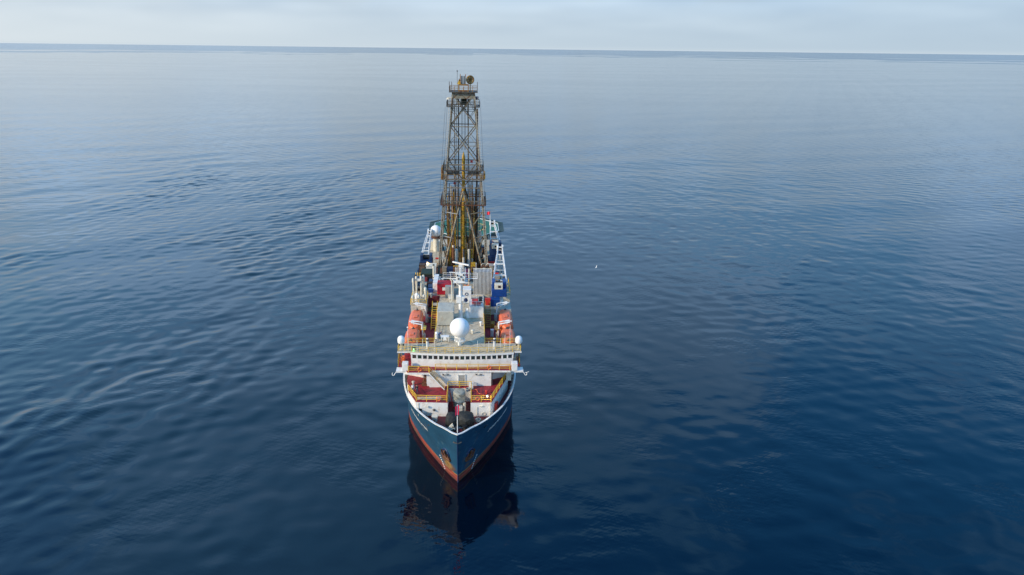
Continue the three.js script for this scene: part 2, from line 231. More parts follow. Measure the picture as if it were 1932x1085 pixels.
const hull = (() => {
  const NU = 90, hs = [-3, -1.5, -0.6, 0, 0.5, 1, 1.5, 2.1, 2.8, 3.6, 4.5, 5.5, 6.5, 7.5, 8.5, 9.5, 10.4, 1e9], pos = [], uv = [], idx = [];
  for (const side of [-1, 1]) {
    const base = pos.length / 3;
    for (let i = 0; i <= NU; i++) for (const h0 of hs) {
      let h = h0, s = ringS(i / NU, Math.min(h0, RAIL)); if (h0 > 1e8) { h = topH(s); s = ringS(i / NU, h); }
      h = Math.min(h, topH(s));
      pos.push(side * hullX(s, h), h, -s); const u = clamp((s + 4) / 40) * 0.5; uv.push(side < 0 ? u : 0.5 + u * 0.999, (h + 3) / 15);
    }
    const n = hs.length;
    for (let i = 0; i < NU; i++) for (let k = 0; k < n - 1; k++) { const a = base + i * n + k, b = a + 1, c = a + n, d = c + 1; side > 0 ? idx.push(a, c, b, b, c, d) : idx.push(a, b, c, b, d, c); }
  }
  // transom
  const tb = pos.length / 3; for (const side of [-1, 1]) for (const h of [-3, 0, 4, 9.7]) { pos.push(side * hullX(END, h), h, -END); uv.push(0.49, (h + 3) / 15); }
  for (let k = 0; k < 3; k++) idx.push(tb + k, tb + k + 1, tb + 4 + k, tb + k + 1, tb + 5 + k, tb + 4 + k);
  const g = new THREE.BufferGeometry(); g.setAttribute('position', new THREE.Float32BufferAttribute(pos, 3)); g.setAttribute('uv', new THREE.Float32BufferAttribute(uv, 2)); g.setIndex(idx); g.computeVertexNormals();
  // paint: blue topsides, red boot-topping, scuffs, rust runs below hawse and freeing ports
  const TW = 1536, TH = 512, d = new Uint8Array(TW * TH * 4), enc = (v) => Math.round(255 * Math.pow(clamp(v), 1 / 2.2));
  const runs = []; const q = rng(5); for (let i = 0; i < 90; i++) runs.push([q() * 38 - 3, 2 + q() * 8.5, 0.05 + q() * 0.16, 0.6 + q() * 2.6, q() < 0.5 ? -1 : 1, q()]);
  for (let j = 0; j < TH; j++) for (let i = 0; i < TW; i++) {
    const side = i < TW / 2 ? -1 : 1, s = ((i % (TW / 2)) / (TW / 2)) * 40 - 4, h = j / TH * 15 - 3, zo = side * 31;
    const n1 = fbm(s * 0.35, h * 0.5, zo, 4), n2 = fbm(s * 1.9, h * 2.3, zo + 3, 4), n3 = fbm(s * 0.9, h * 0.18, zo + 9, 3), gr = hash3(i, j, 3) - 0.5;
    let c = [0.003 + 0.003 * n1, 0.053 + 0.030 * (n1 - 0.5) + 0.016 * (n2 - 0.5), 0.108 + 0.06 * (n1 - 0.5) + 0.025 * (n2 - 0.5)];
    c = mixc(c, [0.05, 0.15, 0.19], smooth(0.60, 0.74, n2 * 0.6 + n3 * 0.4) * 0.5);
    const edge = 1.55 + 0.12 * (n2 - 0.5);
    if (h < edge) { c = mixc([0.30, 0.030, 0.012], [0.17, 0.026, 0.020], smooth(0.4, 0.62, n1)); c = mixc(c, [0.36, 0.09, 0.035], smooth(0.55, 0.7, n2) * 0.4); if (Math.abs(h - 0.95 - 0.05 * n2) < 0.07) c = mixc(c, [0.42, 0.16, 0.11], 0.7); }
    else if (h < edge + 0.16 && s < 12) c = mixc(c, [0.60, 0.36, 0.05], 0.7 * smooth(12, 5, s));
    if (h < 0.3 + 0.25 * n2) c = mixc(c, mixc([0.09, 0.03, 0.018], [0.05, 0.06, 0.03], smooth(0.5, 0.6, n3)), 0.7);
    const rustZone = Math.exp(-Math.pow((s - 1.6) / 1.7, 2) - Math.pow((h - 2.7) / 1.5, 2)); // below the anchor
    if (h > edge) c = mixc(c, mixc([0.30, 0.17, 0.035], [0.12, 0.055, 0.025], smooth(0.35, 0.6, n2)), smooth(0.42, 0.80, rustZone * 0.62 + n2 * 0.68 - (side > 0 ? 0.34 : 0.04)));
    for (const [rs, rh, w, l, sd, st] of runs) if (sd === side && Math.abs(s - rs) < w * 2 && h < rh && h > rh - l && h > edge) { const f = Math.exp(-Math.pow((s - rs - 0.1 * (n2 - 0.5)) / w, 2)) * (1 - (rh - h) / l) * 0.85 * st * smooth(0.3, 0.6, n2); c = mixc(c, [0.24, 0.12, 0.06], f); }
    const k = 1 + gr * 0.06, o = (j * TW + i) * 4; d[o] = enc(c[0] * k); d[o + 1] = enc(c[1] * k); d[o + 2] = enc(c[2] * k); d[o + 3] = 255;
  }
  const t = new THREE.DataTexture(d, TW, TH); t.colorSpace = THREE.SRGBColorSpace; t.magFilter = THREE.LinearFilter; t.needsUpdate = true;
  // plating relief: butts and seams of the strakes, shallow dishing between the frames
  const bd = new Uint8Array(TW * TH * 4);
  for (let j = 0; j < TH; j++) for (let i = 0; i < TW; i++) {
    const s = ((i % (TW / 2)) / (TW / 2)) * 40 - 4, h = j / TH * 15 - 3, row = Math.floor((h + 3) / 1.9), sl = Math.abs(((h + 3) / 1.9) % 1 - 0.5), bl = Math.abs(((s + row * 1.7 + 40) / 5.2) % 1 - 0.5), fr = (s * 1.35 + 80) % 1;
    const v = 0.5 + (sl > 0.478 ? 0.3 : 0) + (bl > 0.49 ? 0.3 : 0) - 0.16 * Math.pow(Math.sin(fr * Math.PI), 2) + 0.25 * (fbm(s * 0.8, h * 0.8, 4, 3) - 0.5), o = (j * TW + i) * 4; bd[o] = bd[o + 1] = bd[o + 2] = Math.round(255 * clamp(v)); bd[o + 3] = 255;
  }
  const bump = new THREE.DataTexture(bd, TW, TH); bump.magFilter = THREE.LinearFilter; bump.needsUpdate = true;
  const m = new THREE.Mesh(g, new THREE.MeshStandardMaterial({ map: t, roughness: 0.55, bumpMap: bump, bumpScale: 0.05 })); m.name = 'hull'; m.castShadow = m.receiveShadow = true; ship.add(m); return m;
})();
{ // plating seams: raised weld strakes and the stem bar
  const b = new MB(); const pts = []; for (let h = -1; h <= 11.2; h += 0.6) pts.push([0, h, stemS(h) - 0.02]); b.path(pts, 0.1, 24, 6); b.build('stem_bar', M.blueDk, hull);
}
// ship's name, both bows, each letter set on the plating
const font = await new FontLoader().loadAsync('fonts/droid/droid_sans_bold.typeface.json');
for (const side of [-1, 1]) {
  const b = new MB(), text = 'JOIDES RESOLUTION', size = 0.56; let at = 0; const hh = 7.35, adv = [];
  for (const ch of text) { adv.push(at); at += (font.data.glyphs[ch].ha / font.data.resolution) * size + 0.05; }
  for (let i = 0; i < text.length; i++) {
    if (text[i] === ' ') continue; const g = new TextGeometry(text[i], { font, size, depth: 0.03, curveSegments: 2 });
    const along = side < 0 ? at - adv[i] : adv[i]; let s = 4.3, l = 0; while (l < along) { const a = hullX(s, hh), c = hullX(s + 0.05, hh); l += Math.hypot(0.05, c - a); s += 0.05; }
    const P0 = new THREE.Vector3(side * hullX(s, hh), hh, -s), T = new THREE.Vector3(side * (hullX(s + 0.2, hh) - hullX(s, hh)), 0, -0.2).normalize(); if (side < 0) T.negate();
    const U0 = new THREE.Vector3(side * (hullX(s, hh + 0.3) - hullX(s, hh)), 0.3, 0).normalize(), Nn = new THREE.Vector3().crossVectors(T, U0).normalize(), U = new THREE.Vector3().crossVectors(Nn, T);
    g.applyMatrix4(new THREE.Matrix4().makeBasis(T, U, Nn).setPosition(P0.addScaledVector(Nn, 0.03))); b.add(g);
  }
  b.build('ship_name', M.white2, hull, 'white ship name lettering on the bow');
  for (let h = 0.4; h < 3.2; h += 0.42) { const d = new MB(); const s = 3.5 + h * 0.08, x = side * (hullX(s, h) + 0.02), dx = side * (hullX(s + 0.2, h) - hullX(s - 0.2, h)); d.beam([x - dx * 0.35, h, s - 0.14], [x + dx * 0.35, h, s + 0.14], 0.09); d.build('draught_mark', M.white2, hull); }
  const hw = new MB(); { const s = 0.95, h = 5.1, x = side * hullX(s, h); const g = new THREE.TorusGeometry(0.85, 0.2, 8, 18).scale(1, 1.2, 1).rotateY(side * 0.95).rotateX(0.35).translate(x, h, -s); hw.add(g); } hw.build('hawse_ring', M.blueDk, hull);
}
{ const b = new MB(); for (let i = -6; i <= 6; i++) { const a = i / 6 * 0.9; b.ball(Math.sin(a) * 0.75, 9.35 + 0.02 * i * i / 6, -2.42 - Math.cos(a) * 0.22, 0.16, 0.8, 8); } b.build('bow_fairlead', M.greyDk, hull); }
// deck sheets and bulwark
const railLine = (side, s0, s1, off, h = RAIL) => { const o = []; for (let s = s0; s <= s1 + 1e-6; s += s < 4 ? 0.4 : 0.9) o.push([side * Math.max(0.0, hullX(s, h) - off), s]); return o; };
{
  const line = [...railLine(-1, stemS(L0) + 0.35, 24, 0.12, L0).reverse(), ...railLine(1, stemS(L0) + 0.35, 24, 0.12, L0)];
  new MB().plan(line, L0 - 0.15, L0).build('bow_deck', M.redDark, ship);
  for (const side of [-1, 1]) {
    const b = new MB(), pts = []; for (let s = -3.17; s <= 21; s += s < 3 ? 0.25 : 0.8) pts.push([side * hullX(s, topH(s)), topH(s), s]);
    for (let i = 0; i < pts.length - 1; i++) { const a = V(...pts[i]), c = V(...pts[i + 1]), dir = c.clone().sub(a), l = dir.length(); const g = new THREE.BoxGeometry(0.30, 0.12, l + 0.06).applyQuaternion(new THREE.Quaternion().setFromUnitVectors(new THREE.Vector3(0, 0, 1), dir.normalize())); const mid = a.add(c).multiplyScalar(0.5); g.translate(mid.x - side * 0.1, mid.y + 0.05, mid.z); b.add(g); }
    b.build('bulwark_cap', M.white2, ship);
    const w = new MB(); // inner bulwark plating
    for (let i = 0; i < pts.length - 1; i++) { const a = pts[i], c = pts[i + 1], e = 0.16; const A = [side * Math.max(0.02, hullX(a[2], L0) - 0.2), L0, a[2] + 0.3], C = [side * Math.max(0.02, hullX(c[2], L0) - 0.2), L0, c[2] + 0.3]; const g = new THREE.BufferGeometry(); const a1 = V(a[0] - side * e, a[1], a[2] + 0.1), c1 = V(c[0] - side * e, c[1], c[2] + 0.1), a0 = V(...A), c0 = V(...C); g.setFromPoints([a0, c0, a1, a1, c0, c1]); g.computeVertexNormals(); w.add(g); }
    for (let s = -1; s < 19; s += 1.4) { const x = hullX(s, RAIL) - 0.2, x0 = hullX(s, L0) - 0.75; w.add(new THREE.BufferGeometry().setFromPoints([V(side * x, RAIL - 0.1, s), V(side * (hullX(s, L0) - 0.2), L0, s), V(side * x0, L0, s)])); w.g[w.g.length - 1].computeVertexNormals(); }
    w.build('bulwark_plating', M.white, ship);
  }
}
// forecastle house (bow deck to the first red deck), with a notch for the ventilator trunk
const foreT = [[-7.3, 5.55], [-1.85, 5.25], [-1.85, 10.6], [2.1, 10.6], [2.1, 5.25], [5.7, 5.25], [9.0, 15.2], [9.0, 20], [-9.6, 20], [-9.5, 13.5], [-8.9, 9.4]];
const foreLow = [[-6.2, 5.6], ...foreT.slice(1, 8), [-7.6, 20], [-7.4, 11], [-7.0, 8.2]];
const fore = new MB().plan(foreLow, L0, RAIL - 0.05).plan(foreT, RAIL - 0.05, L1 - 0.12).build('forecastle_house', M.white, ship);
new MB().plan(foreT.map(([x, s]) => [x, s]), L1 - 0.12, L1).build('deck_covering', M.red, fore);
{
  // fittings on the forward faces
  for (const [x, y] of [[-5.4, 11.7], [3.9, 11.75]]) new MB().rbox(x - 0.28, x + 0.28, y - 0.1, y + 0.1, 5.05, 5.4, 0.05).build('bulkhead_light_box', M.cream, fore);
  for (const x of [-5.2, 4.4]) new MB().add(new THREE.TorusGeometry(0.32, 0.07, 6, 18).translate(x, 10.2, -(x < 0 ? 5.3 : 5.2))).build('life_ring', M.greyLt, fore);
  const d = new MB(); d.add(new THREE.ConeGeometry(0.26, 0.5, 10).rotateX(Math.PI / 2).translate(-4.2, 10.95, -5.15)); d.build('deck_horn', M.greyDk, fore);
  for (const [x, y0, y1] of [[3.2, 10, 11.6], [5.45, 9.8, 12.3], [-6.9, 9.8, 12.3]]) new MB().tube([x, y0, x < 0 ? 5.42 : 5.16], [x, y1, x < 0 ? 5.42 : 5.16], 0.05).build('wall_pipe', M.cream, fore);
  const f = new MB().box(6.25, 6.6, L0, 11.35, 7.2, 8.3); f.g[0].rotateY(-0.32).translate(-1.9, 0, -1.9); f.build('hose_cabinet', M.redUnit, fore, 'red hose cabinet on the side wall');
  const n = new MB(); n.tube([-1.7, L1 - 0.3, 10.4], [-0.9, L0 + 0.4, 7.2], 0.09); n.build('drain_pipe', M.redUnit, fore);
  for (let i = 0; i < 4; i++) { const t = new MB(); const x = 6.5 + i * 0.75, s = 7.75 + i * 2.27; t.rbox(x - 0.05, x + 0.22, 11.1, 11.45, s - 0.15, s + 0.15, 0.03); t.build('bulkhead_lamp_box', M.greyLt, fore); }
}
new MB().rail([[-8.9, L1, 9.5], [-7.2, L1, 5.7], [-1.95, L1, 5.35], [-1.95, L1, 10.7], [2.2, L1, 10.7]], 1.15, 0.06, 1.7).build('railing', M.yellow, ship);
new MB().rail([[2.2, L1, 10.7], [2.2, L1, 5.35], [5.62, L1, 5.35], [8.9, L1, 15.1]], 1.15, 0.06, 1.7).build('railing', M.yellow, ship);
{ const b = new MB(); b.box(-7.1, -3.0, L1 + 0.03, L1 + 0.3, 6.1, 6.7); b.build('bench_locker', M.greyLt, fore); const c = new MB(); c.box(2.5, 4.4, L1 + 0.03, L1 + 0.28, 6.1, 6.6); c.build('bench_locker', M.wood, fore); }
// deckhouse under the bridge
const house2 = new MB().plan([[-5.75, 11.24], [5.76, 11.24], [5.76, 13.6], [10.2, 16.0], [10.2, 40], [-10.2, 40], [-10.2, 16.0], [-5.75, 14.2]], L1, L2 - 0.12).build('deckhouse', M.white, ship);
{
  const deck2 = [[-10.3, 12.9], [-9.0, 10.25], [-5.2, 10.25], [-4.9, 11.1], [5.9, 11.1], [9.2, 11.0], [10.4, 12.9], [10.4, 40], [-10.3, 40]];
  new MB().plan(deck2, L2 - 0.12, L2).build('deck_covering', M.red, house2);
  new MB().plan([[-9.0, 10.2], [-5.2, 10.2], [-5.2, 10.3], [-9.0, 10.3]], L2 - 0.42, L2 - 0.05).plan([[-4.9, 11.05], [9.2, 10.95], [9.2, 11.05], [-4.9, 11.2]], L2 - 0.38, L2 - 0.05).build('deck_edge', M.white2, house2);
  const door = new MB().box(-0.05, 1.0, L1 + 0.1, L1 + 2.15, 11.16, 11.22).build('door', M.grey, house2); new MB().rbox(0.82, 0.92, L1 + 1.0, L1 + 1.12, 11.08, 11.16, 0.02).build('handle', M.greyDk, door);
  new MB().box(-0.2, -0.07, L1 + 0.02, L1 + 2.3, 11.1, 11.24).box(1.02, 1.15, L1 + 0.02, L1 + 2.3, 11.1, 11.24).box(-0.2, 1.15, L1 + 2.2, L1 + 2.34, 11.1, 11.235).build('door_frame', M.white2, house2);
  for (const x of [-2.4, 3.5]) for (const k of [-0.42, 0, 0.42]) new MB().rbox(x + k - 0.13, x + k + 0.13, 14.7, 14.9, 10.98, 11.24, 0.04).build('floodlight', k ? M.greyDk : M.cream, house2);
  new MB().box(1.75, 2.55, L1 + 0.02, L1 + 1.1, 9.9, 10.5).build('deck_locker', M.white2, house2);
  const pil = new MB(); pil.rbox(8.6, 9.5, L1, L2 - 0.45, 13.2, 14.0, 0.05); pil.build('wing_support', M.cream, house2);
  const gr = new MB(); gr.rbox(5.85, 6.0, L1 + 0.1, L2 - 0.5, 11.3, 11.5, 0.03); gr.build('wall_pipe', M.greyDk, house2);
}
new MB().rail([[-8.9, L2, 10.35], [-5.3, L2, 10.35]], 1.15, 0.06, 1.8).build('railing', M.yellow, ship); new MB().rail([[-4.2, L2, 11.2], [9.1, L2, 11.05]], 1.15, 0.06, 1.8).build('railing', M.yellow, ship);
{ // stair from the landing down to the first deck
  const st = new MB();
  const top = [-5.15, L2], bot = [-2.55, L1];
  st.rail([[top[0], top[1], 9.75], [bot[0], bot[1], 9.75]], 1.05, 0.035, 2.6); st.tube([top[0], top[1] + 1.05, 10.55], [bot[0], bot[1] + 1.05, 10.55], 0.04, 5);
  const stair = st.build('stair', M.yellow, ship);
  for (let i = 1; i < 11; i++) { const t = i / 11; new MB().box(lerp(top[0], bot[0], t) - 0.16, lerp(top[0], bot[0], t) + 0.14, lerp(top[1], bot[1], t) - 0.03, lerp(top[1], bot[1], t) + 0.02, 9.8, 10.5).build('step', M.greyDk, stair); }
  for (const s of [9.75, 10.55]) new MB().beam([top[0], top[1] - 0.1, s], [bot[0], bot[1] + 0.05, s], 0.2).build('stringer', M.white2, stair);
  new MB().front([[-5.75, L1 + 0.75], [-5.2, L1 + 0.02], [-3.15, L1 + 0.02], [-5.6, L2 - 0.45], [-5.75, L2 - 0.45]], 10.72, 10.8).build('stair_side_panel', M.white2, stair);
}
// bridge
const bridgeFront = (x) => 12.3 + 0.75 * Math.pow(Math.abs(x - 0.5) / 9.4, 2);
const BX0 = -8.6, BX1 = 9.75;
const bridge = (() => {
  const line = []; for (let i = 0; i <= 18; i++) { const x = lerp(BX0, BX1, i / 18); line.push([x, bridgeFront(x)]); }
  const b = new MB().plan([...line, [BX1, 17], [BX0, 17]], L2, 17.18);
  // window band: pillars between the panes, wall set back behind
  b.plan([...line.map(([x, s]) => [x, s + 0.35]), [BX1, 17], [BX0, 17]], 17.18, 17.95);
  return b.build('bridge', M.white, ship);
})();
for (let i = 0; i <= 19; i++) { // 19 panes
  const x = lerp(BX0 + 0.1, BX1 - 0.1, i / 19), s = bridgeFront(x), pil = new MB().box(x - 0.13, x + 0.13, 17.18, 17.96, s - 0.005, s + 0.34).build('window_pillar', M.white2, bridge);
  if (i < 19) { const x1 = lerp(BX0 + 0.1, BX1 - 0.1, (i + 1) / 19), sm = bridgeFront((x + x1) / 2); const wn = new MB().box((x - x1) / 2 + 0.14, (x1 - x) / 2 - 0.14, -0.375, 0.375, -0.02, 0.02).build('window', M.panes[(i * 7) % 4], bridge); wn.position.set((x + x1) / 2, 17.565, -(sm + 0.1)); wn.rotation.set(((i * 37) % 11 - 5) * 0.012 - 0.12, ((i * 53) % 13 - 6) * 0.012, 0); }
}
{
  const fl = []; for (let i = 0; i <= 18; i++) { const x = lerp(BX0 - 0.1, BX1 + 0.1, i / 18); fl.push([x, bridgeFront(x) - 0.12]); }
  new MB().plan([...fl, [BX1 + 0.1, 17], [BX0 - 0.1, 17]], 17.95, 18.28).build('fascia', M.white2, bridge);
  const rl = []; for (let i = 0; i <= 18; i++) { const x = lerp(BX0, BX1, i / 18); rl.push([x, bridgeFront(x) - 0.02]); }
  const roof = new MB().plan([[-11.0, 13.15], ...rl, [11.2, 13.2], [11.2, 16.8], [4.75, 16.8], [4.75, 43], [-4.75, 43], [-4.75, 16.8], [-11.0, 16.8]], 18.28, L3).build('bridge_roof', M.roof, bridge);
  new MB().box(-11.05, -8.75, 18.2, 18.42, 13.03, 13.13).build('roof_edge', M.white2, roof); new MB().box(9.95, 11.25, 18.2, 18.42, 13.05, 13.15).build('roof_edge', M.white2, roof);
  new MB().rail([[-10.9, L3, 16.6], [-10.9, L3, 13.25], [-8.5, L3, 13.1], [-4, L3, 12.55], [0.5, L3, 12.42], [5, L3, 12.6], [9.6, L3, 13.1], [11.1, L3, 13.3], [11.1, L3, 16.6]], 1.05, 0.045, 1.5).build('railing', M.yellow, bridge);
  new MB().rail([[-10.9, L3, 16.7], [-4.65, L3, 16.7], [-4.65, L3, 36]], 1.05, 0.045, 1.5).build('railing', M.yellow, bridge); new MB().rail([[11.1, L3, 16.7], [4.65, L3, 16.7], [4.65, L3, 36]], 1.05, 0.045, 1.5).build('railing', M.yellow, bridge);
  // open wings, one level down: box, floor bracket, curved lamp arms
  for (const side of [-1, 1]) {
    const cx = side < 0 ? -9.55 : 9.9;
    new MB().rbox(cx - 0.5, cx + 0.55, L2 - 0.25, L2 + 1.35, 11.0, 12.2, 0.07).build('wing_console_box', M.white2, ship);
    new MB().box(Math.min(cx, cx + side * 1.6), Math.max(cx, cx + side * 1.6), L2 - 0.42, L2 - 0.12, 11.0, 12.6).build('wing_sponson', M.white2, ship);
    const h = new MB().path([[cx + side * 1.5, L2 - 0.25, 11.2], [cx + side * 1.75, L2 - 0.55, 11.0], [cx + side * 2.0, L2 - 0.9, 10.9], [cx + side * 2.22, L2 - 0.85, 10.9], [cx + side * 2.22, L2 - 0.35, 10.9]], 0.065, 18, 6); if (side > 0) h.tube([cx + 1.95, L2 - 0.45, 10.9], [cx + 2.6, L2 - 0.25, 10.9], 0.05); h.build('lamp_arm', M.white2, ship);
    new MB().rail([[side * 10.9, L2, 12.7], [side * 11.0, L2, 16.5]], 1.25, 0.06, 1.1).ladder([side * 10.7, L2, 13.4], [side * 10.7, L3, 14.2], 0.6, 9).build('wing_railing', M.yellow2, ship);
    new MB().box(side > 0 ? 9.7 : -11.0, side > 0 ? 11.1 : -8.6, L2 - 0.1, L2 + 0.02, 12.7, 17).build('wing_deck', M.red, ship);
    new MB().rbox(side * 10.2 - 0.3, side * 10.2 + 0.3, L2 + 0.03, L2 + 1.0, 14.6, 15.4, 0.08).build('wing_locker', side < 0 ? M.orange : M.beige, ship);
  }
}
// lower hull-wide house sides and boat deck
new MB().box(-10.45, 10.45, L0 - 0.1, L1, 20.03, 52).build('lower_house', M.white, ship);
const mid = new MB().box(-4.7, 4.7, L2, 18.26, 17.02, 43).build('centre_house', M.beige, ship);
for (let i = 0; i < 6; i++) for (const side of [-1, 1]) { const g = new MB().box(side * 4.72 - 0.03, side * 4.72 + 0.03, L2 + 0.1, L2 + 2.05, 19 + i * 3.2, 19.8 + i * 3.2); g.build('side_door', side < 0 ? M.greyLt : M.redDark, mid); }
// raised deck abaft the boats
const aft = new MB().box(-10.7, -7.4, L1, L3 - 0.14, 37, 52).box(-7.4, 10.7, L1, L3 - 0.14, 43.02, 52).box(4.9, 10.7, L1 + 0.01, 16.9, 38, 43.0).build('aft_house', M.beige, ship);
new MB().box(-10.8, -7.3, L3 - 0.14, L3, 36.9, 52).box(-7.298, 10.8, L3 - 0.14, L3, 43.05, 52).build('deck_covering', M.roof, aft);
for (const x of [-10.2, -8.55]) { const d = new MB().box(x - 0.05, x + 0.75, L2 + 0.1, L2 + 2.1, 36.93, 36.99).build('door', M.greyLt, aft); new MB().box(x + 0.62, x + 0.7, L2 + 1.0, L2 + 1.15, 36.87, 36.93).build('handle', M.greyDk, d); }
new MB().rbox(-8.5, -7.7, L3 - 0.95, L3 - 0.2, 36.6, 36.98, 0.06).build('wall_cabinet', M.white2, aft);
new MB().box(-7.4, -4.8, L2, L3 - 0.15, 42.2, 43.0).build('passage_end_wall', M.redDark, aft);
new MB().rail([[-10.7, L3, 52], [-10.7, L3, 37], [-7.4, L3, 37], [-7.4, L3, 43]], 1.1, 0.045, 1.5).build('railing', M.yellow, ship); new MB().rail([[10.7, L3, 43.2], [10.7, L3, 52]], 1.1, 0.045, 1.5).build('railing', M.yellow, ship);
for (const [x, s0, s1, mat] of [[-5.55, 29.5, 36.5, M.yellow], [5.6, 30, 36.2, M.yellow2]]) { // boat-deck stairs
  const st = new MB(); for (const k of [-0.5, 0.5]) { st.beam([x + k, L2 + 0.05, s0], [x + k, L3 + 0.0, s1], 0.13); st.rail([[x + k, L2, s0], [x + k, L3, s1]], 1.0, 0.04, 2.2); }
  const stair = st.build('stair', mat, ship); for (let i = 1; i < 11; i++) { const t = i / 11; new MB().box(x - 0.45, x + 0.45, lerp(L2, L3, t) - 0.03, lerp(L2, L3, t) + 0.02, lerp(s0, s1, t) - 0.17, lerp(s0, s1, t) + 0.17).build('step', mat, stair); }
  new MB().box(x - 0.6, x + 0.6, L3 - 0.1, L3 + 0.005, s1, s1 + 1.5).build('landing', M.roof, stair);
}
// ribbed ventilation casing
const casing = new MB().rbox(2.55, 6.55, L3, 23.6, 43.3, 45.2, 0.06).build('ventilation_casing', P(0.17, 0.165, 0.155, 0.6), ship);
for (let i = 0; i < 14; i++) new MB().box(2.62 + i * 0.295, 2.74 + i * 0.295, L3 + 0.02, 23.8, 43.12, 43.3).box(2.62 + i * 0.295, 2.74 + i * 0.295, 23.602, 23.8, 43.3, 45.1).build('rib', M.white, casing);
new MB().box(2.5, 6.6, 23.805, 23.9, 45.0, 45.2).build('casing_coaming', M.cream, casing);
// working deck, derrick substructure, stern house, helideck
new MB().box(-10.55, 10.55, L0 - 0.25, L0 - 0.1, 52, 135.6).build('main_deck', M.brown, ship);
const pd = new MB().box(-10.6, 10.6, L0 - 0.09, 15.86, 52.03, 65.4).build('pipe_deck_house', M.grey, ship);
new MB().box(-10.62, 10.62, 15.865, 16, 52.03, 65.4).build('deck_covering', M.wood, pd);
new MB().rail([[-10.5, 16, 52.3], [-10.5, 16, 65]], 1.1, 0.045, 1.5).build('railing', M.yellow, ship); new MB().rail([[10.5, 16, 52.3], [10.5, 16, 65]], 1.1, 0.045, 1.5).build('railing', M.yellow, ship);
const sub = new MB().box(-8.5, 8.5, L0 - 0.08, 13.4, 65.6, 79.5).build('derrick_substructure', M.derrick2, ship);
new MB().box(-8.5, 8.5, 13.41, 13.55, 65.6, 79.5).build('drill_floor', M.rust, sub);
const sh = new MB().box(-10.3, 10.3, L0 - 0.09, 13.4, 81, 107).build('stern_house', M.white, ship);
new MB().box(-10.4, 10.4, 13.41, 13.55, 81, 107).build('deck_covering', M.roof, sh);
const heli = (() => { const pts = [], c = 121.3; for (let i = 0; i < 8; i++) { const a = (i + 0.5) / 8 * 2 * Math.PI; pts.push([0.3 + 11.6 * Math.cos(a), c + 13 * Math.sin(a)]); } return new MB().plan(pts, 13.7, 14.0).build('helideck', M.green, ship); })();
{
  const c = 121.3, ring = (r0, r1, y0, y1, n = 48) => { const g = new THREE.RingGeometry(r0, r1, n).rotateX(-Math.PI / 2).translate(0.3, y1, -c); return g; };
  new MB().add(ring(6.1, 6.6, 0, 14.008)).build('landing_circle', M.yellow, heli);
  new MB().plan([[-1.6, 118.5], [-0.9, 118.5], [-0.9, 121], [1.5, 121], [1.5, 118.5], [2.2, 118.5], [2.2, 124.5], [1.5, 124.5], [1.5, 121.8], [-0.9, 121.8], [-0.9, 124.5], [-1.6, 124.5]], 14.004, 14.009).build('landing_mark', M.white2, heli);
  const e = new MB(), n = new MB(); for (let i = 0; i < 8; i++) { const a = (i + 0.5) / 8 * 2 * Math.PI, b = (i + 1.5) / 8 * 2 * Math.PI, p = (t, r) => [0.3 + (11.6 + r) * Math.cos(t), c + (13 + r) * Math.sin(t)]; e.beam([p(a, -0.2)[0], 14.02, p(a, -0.2)[1]], [p(b, -0.2)[0], 14.02, p(b, -0.2)[1]], 0.16);
    const A = p(a, 0.05), B = p(b, 0.05), C = p(b, 1.6), D = p(a, 1.6); for (let k = 0; k <= 14; k++) { const t = k / 14; n.tube([lerp(A[0], B[0], t), 13.9, lerp(A[1], B[1], t)], [lerp(D[0], C[0], t), 14.1, lerp(D[1], C[1], t)], 0.06, 4); } for (let k = 0; k <= 4; k++) { const t = k / 4; n.tube([lerp(A[0], D[0], t), 13.9 + 0.2 * t, lerp(A[1], D[1], t)], [lerp(B[0], C[0], t), 13.9 + 0.2 * t, lerp(B[1], C[1], t)], 0.06, 4); } }
  e.build('edge_line', M.white2, heli); n.build('safety_net', M.net, heli);
  const l = new MB(); for (const [x, s] of [[-7, 112], [7.4, 112], [-7, 130], [7.4, 130], [0, 121]]) l.cyl(x, L0 - 0.1, 13.7, s, 0.35); l.build('support_column', M.greyLt, heli);
}

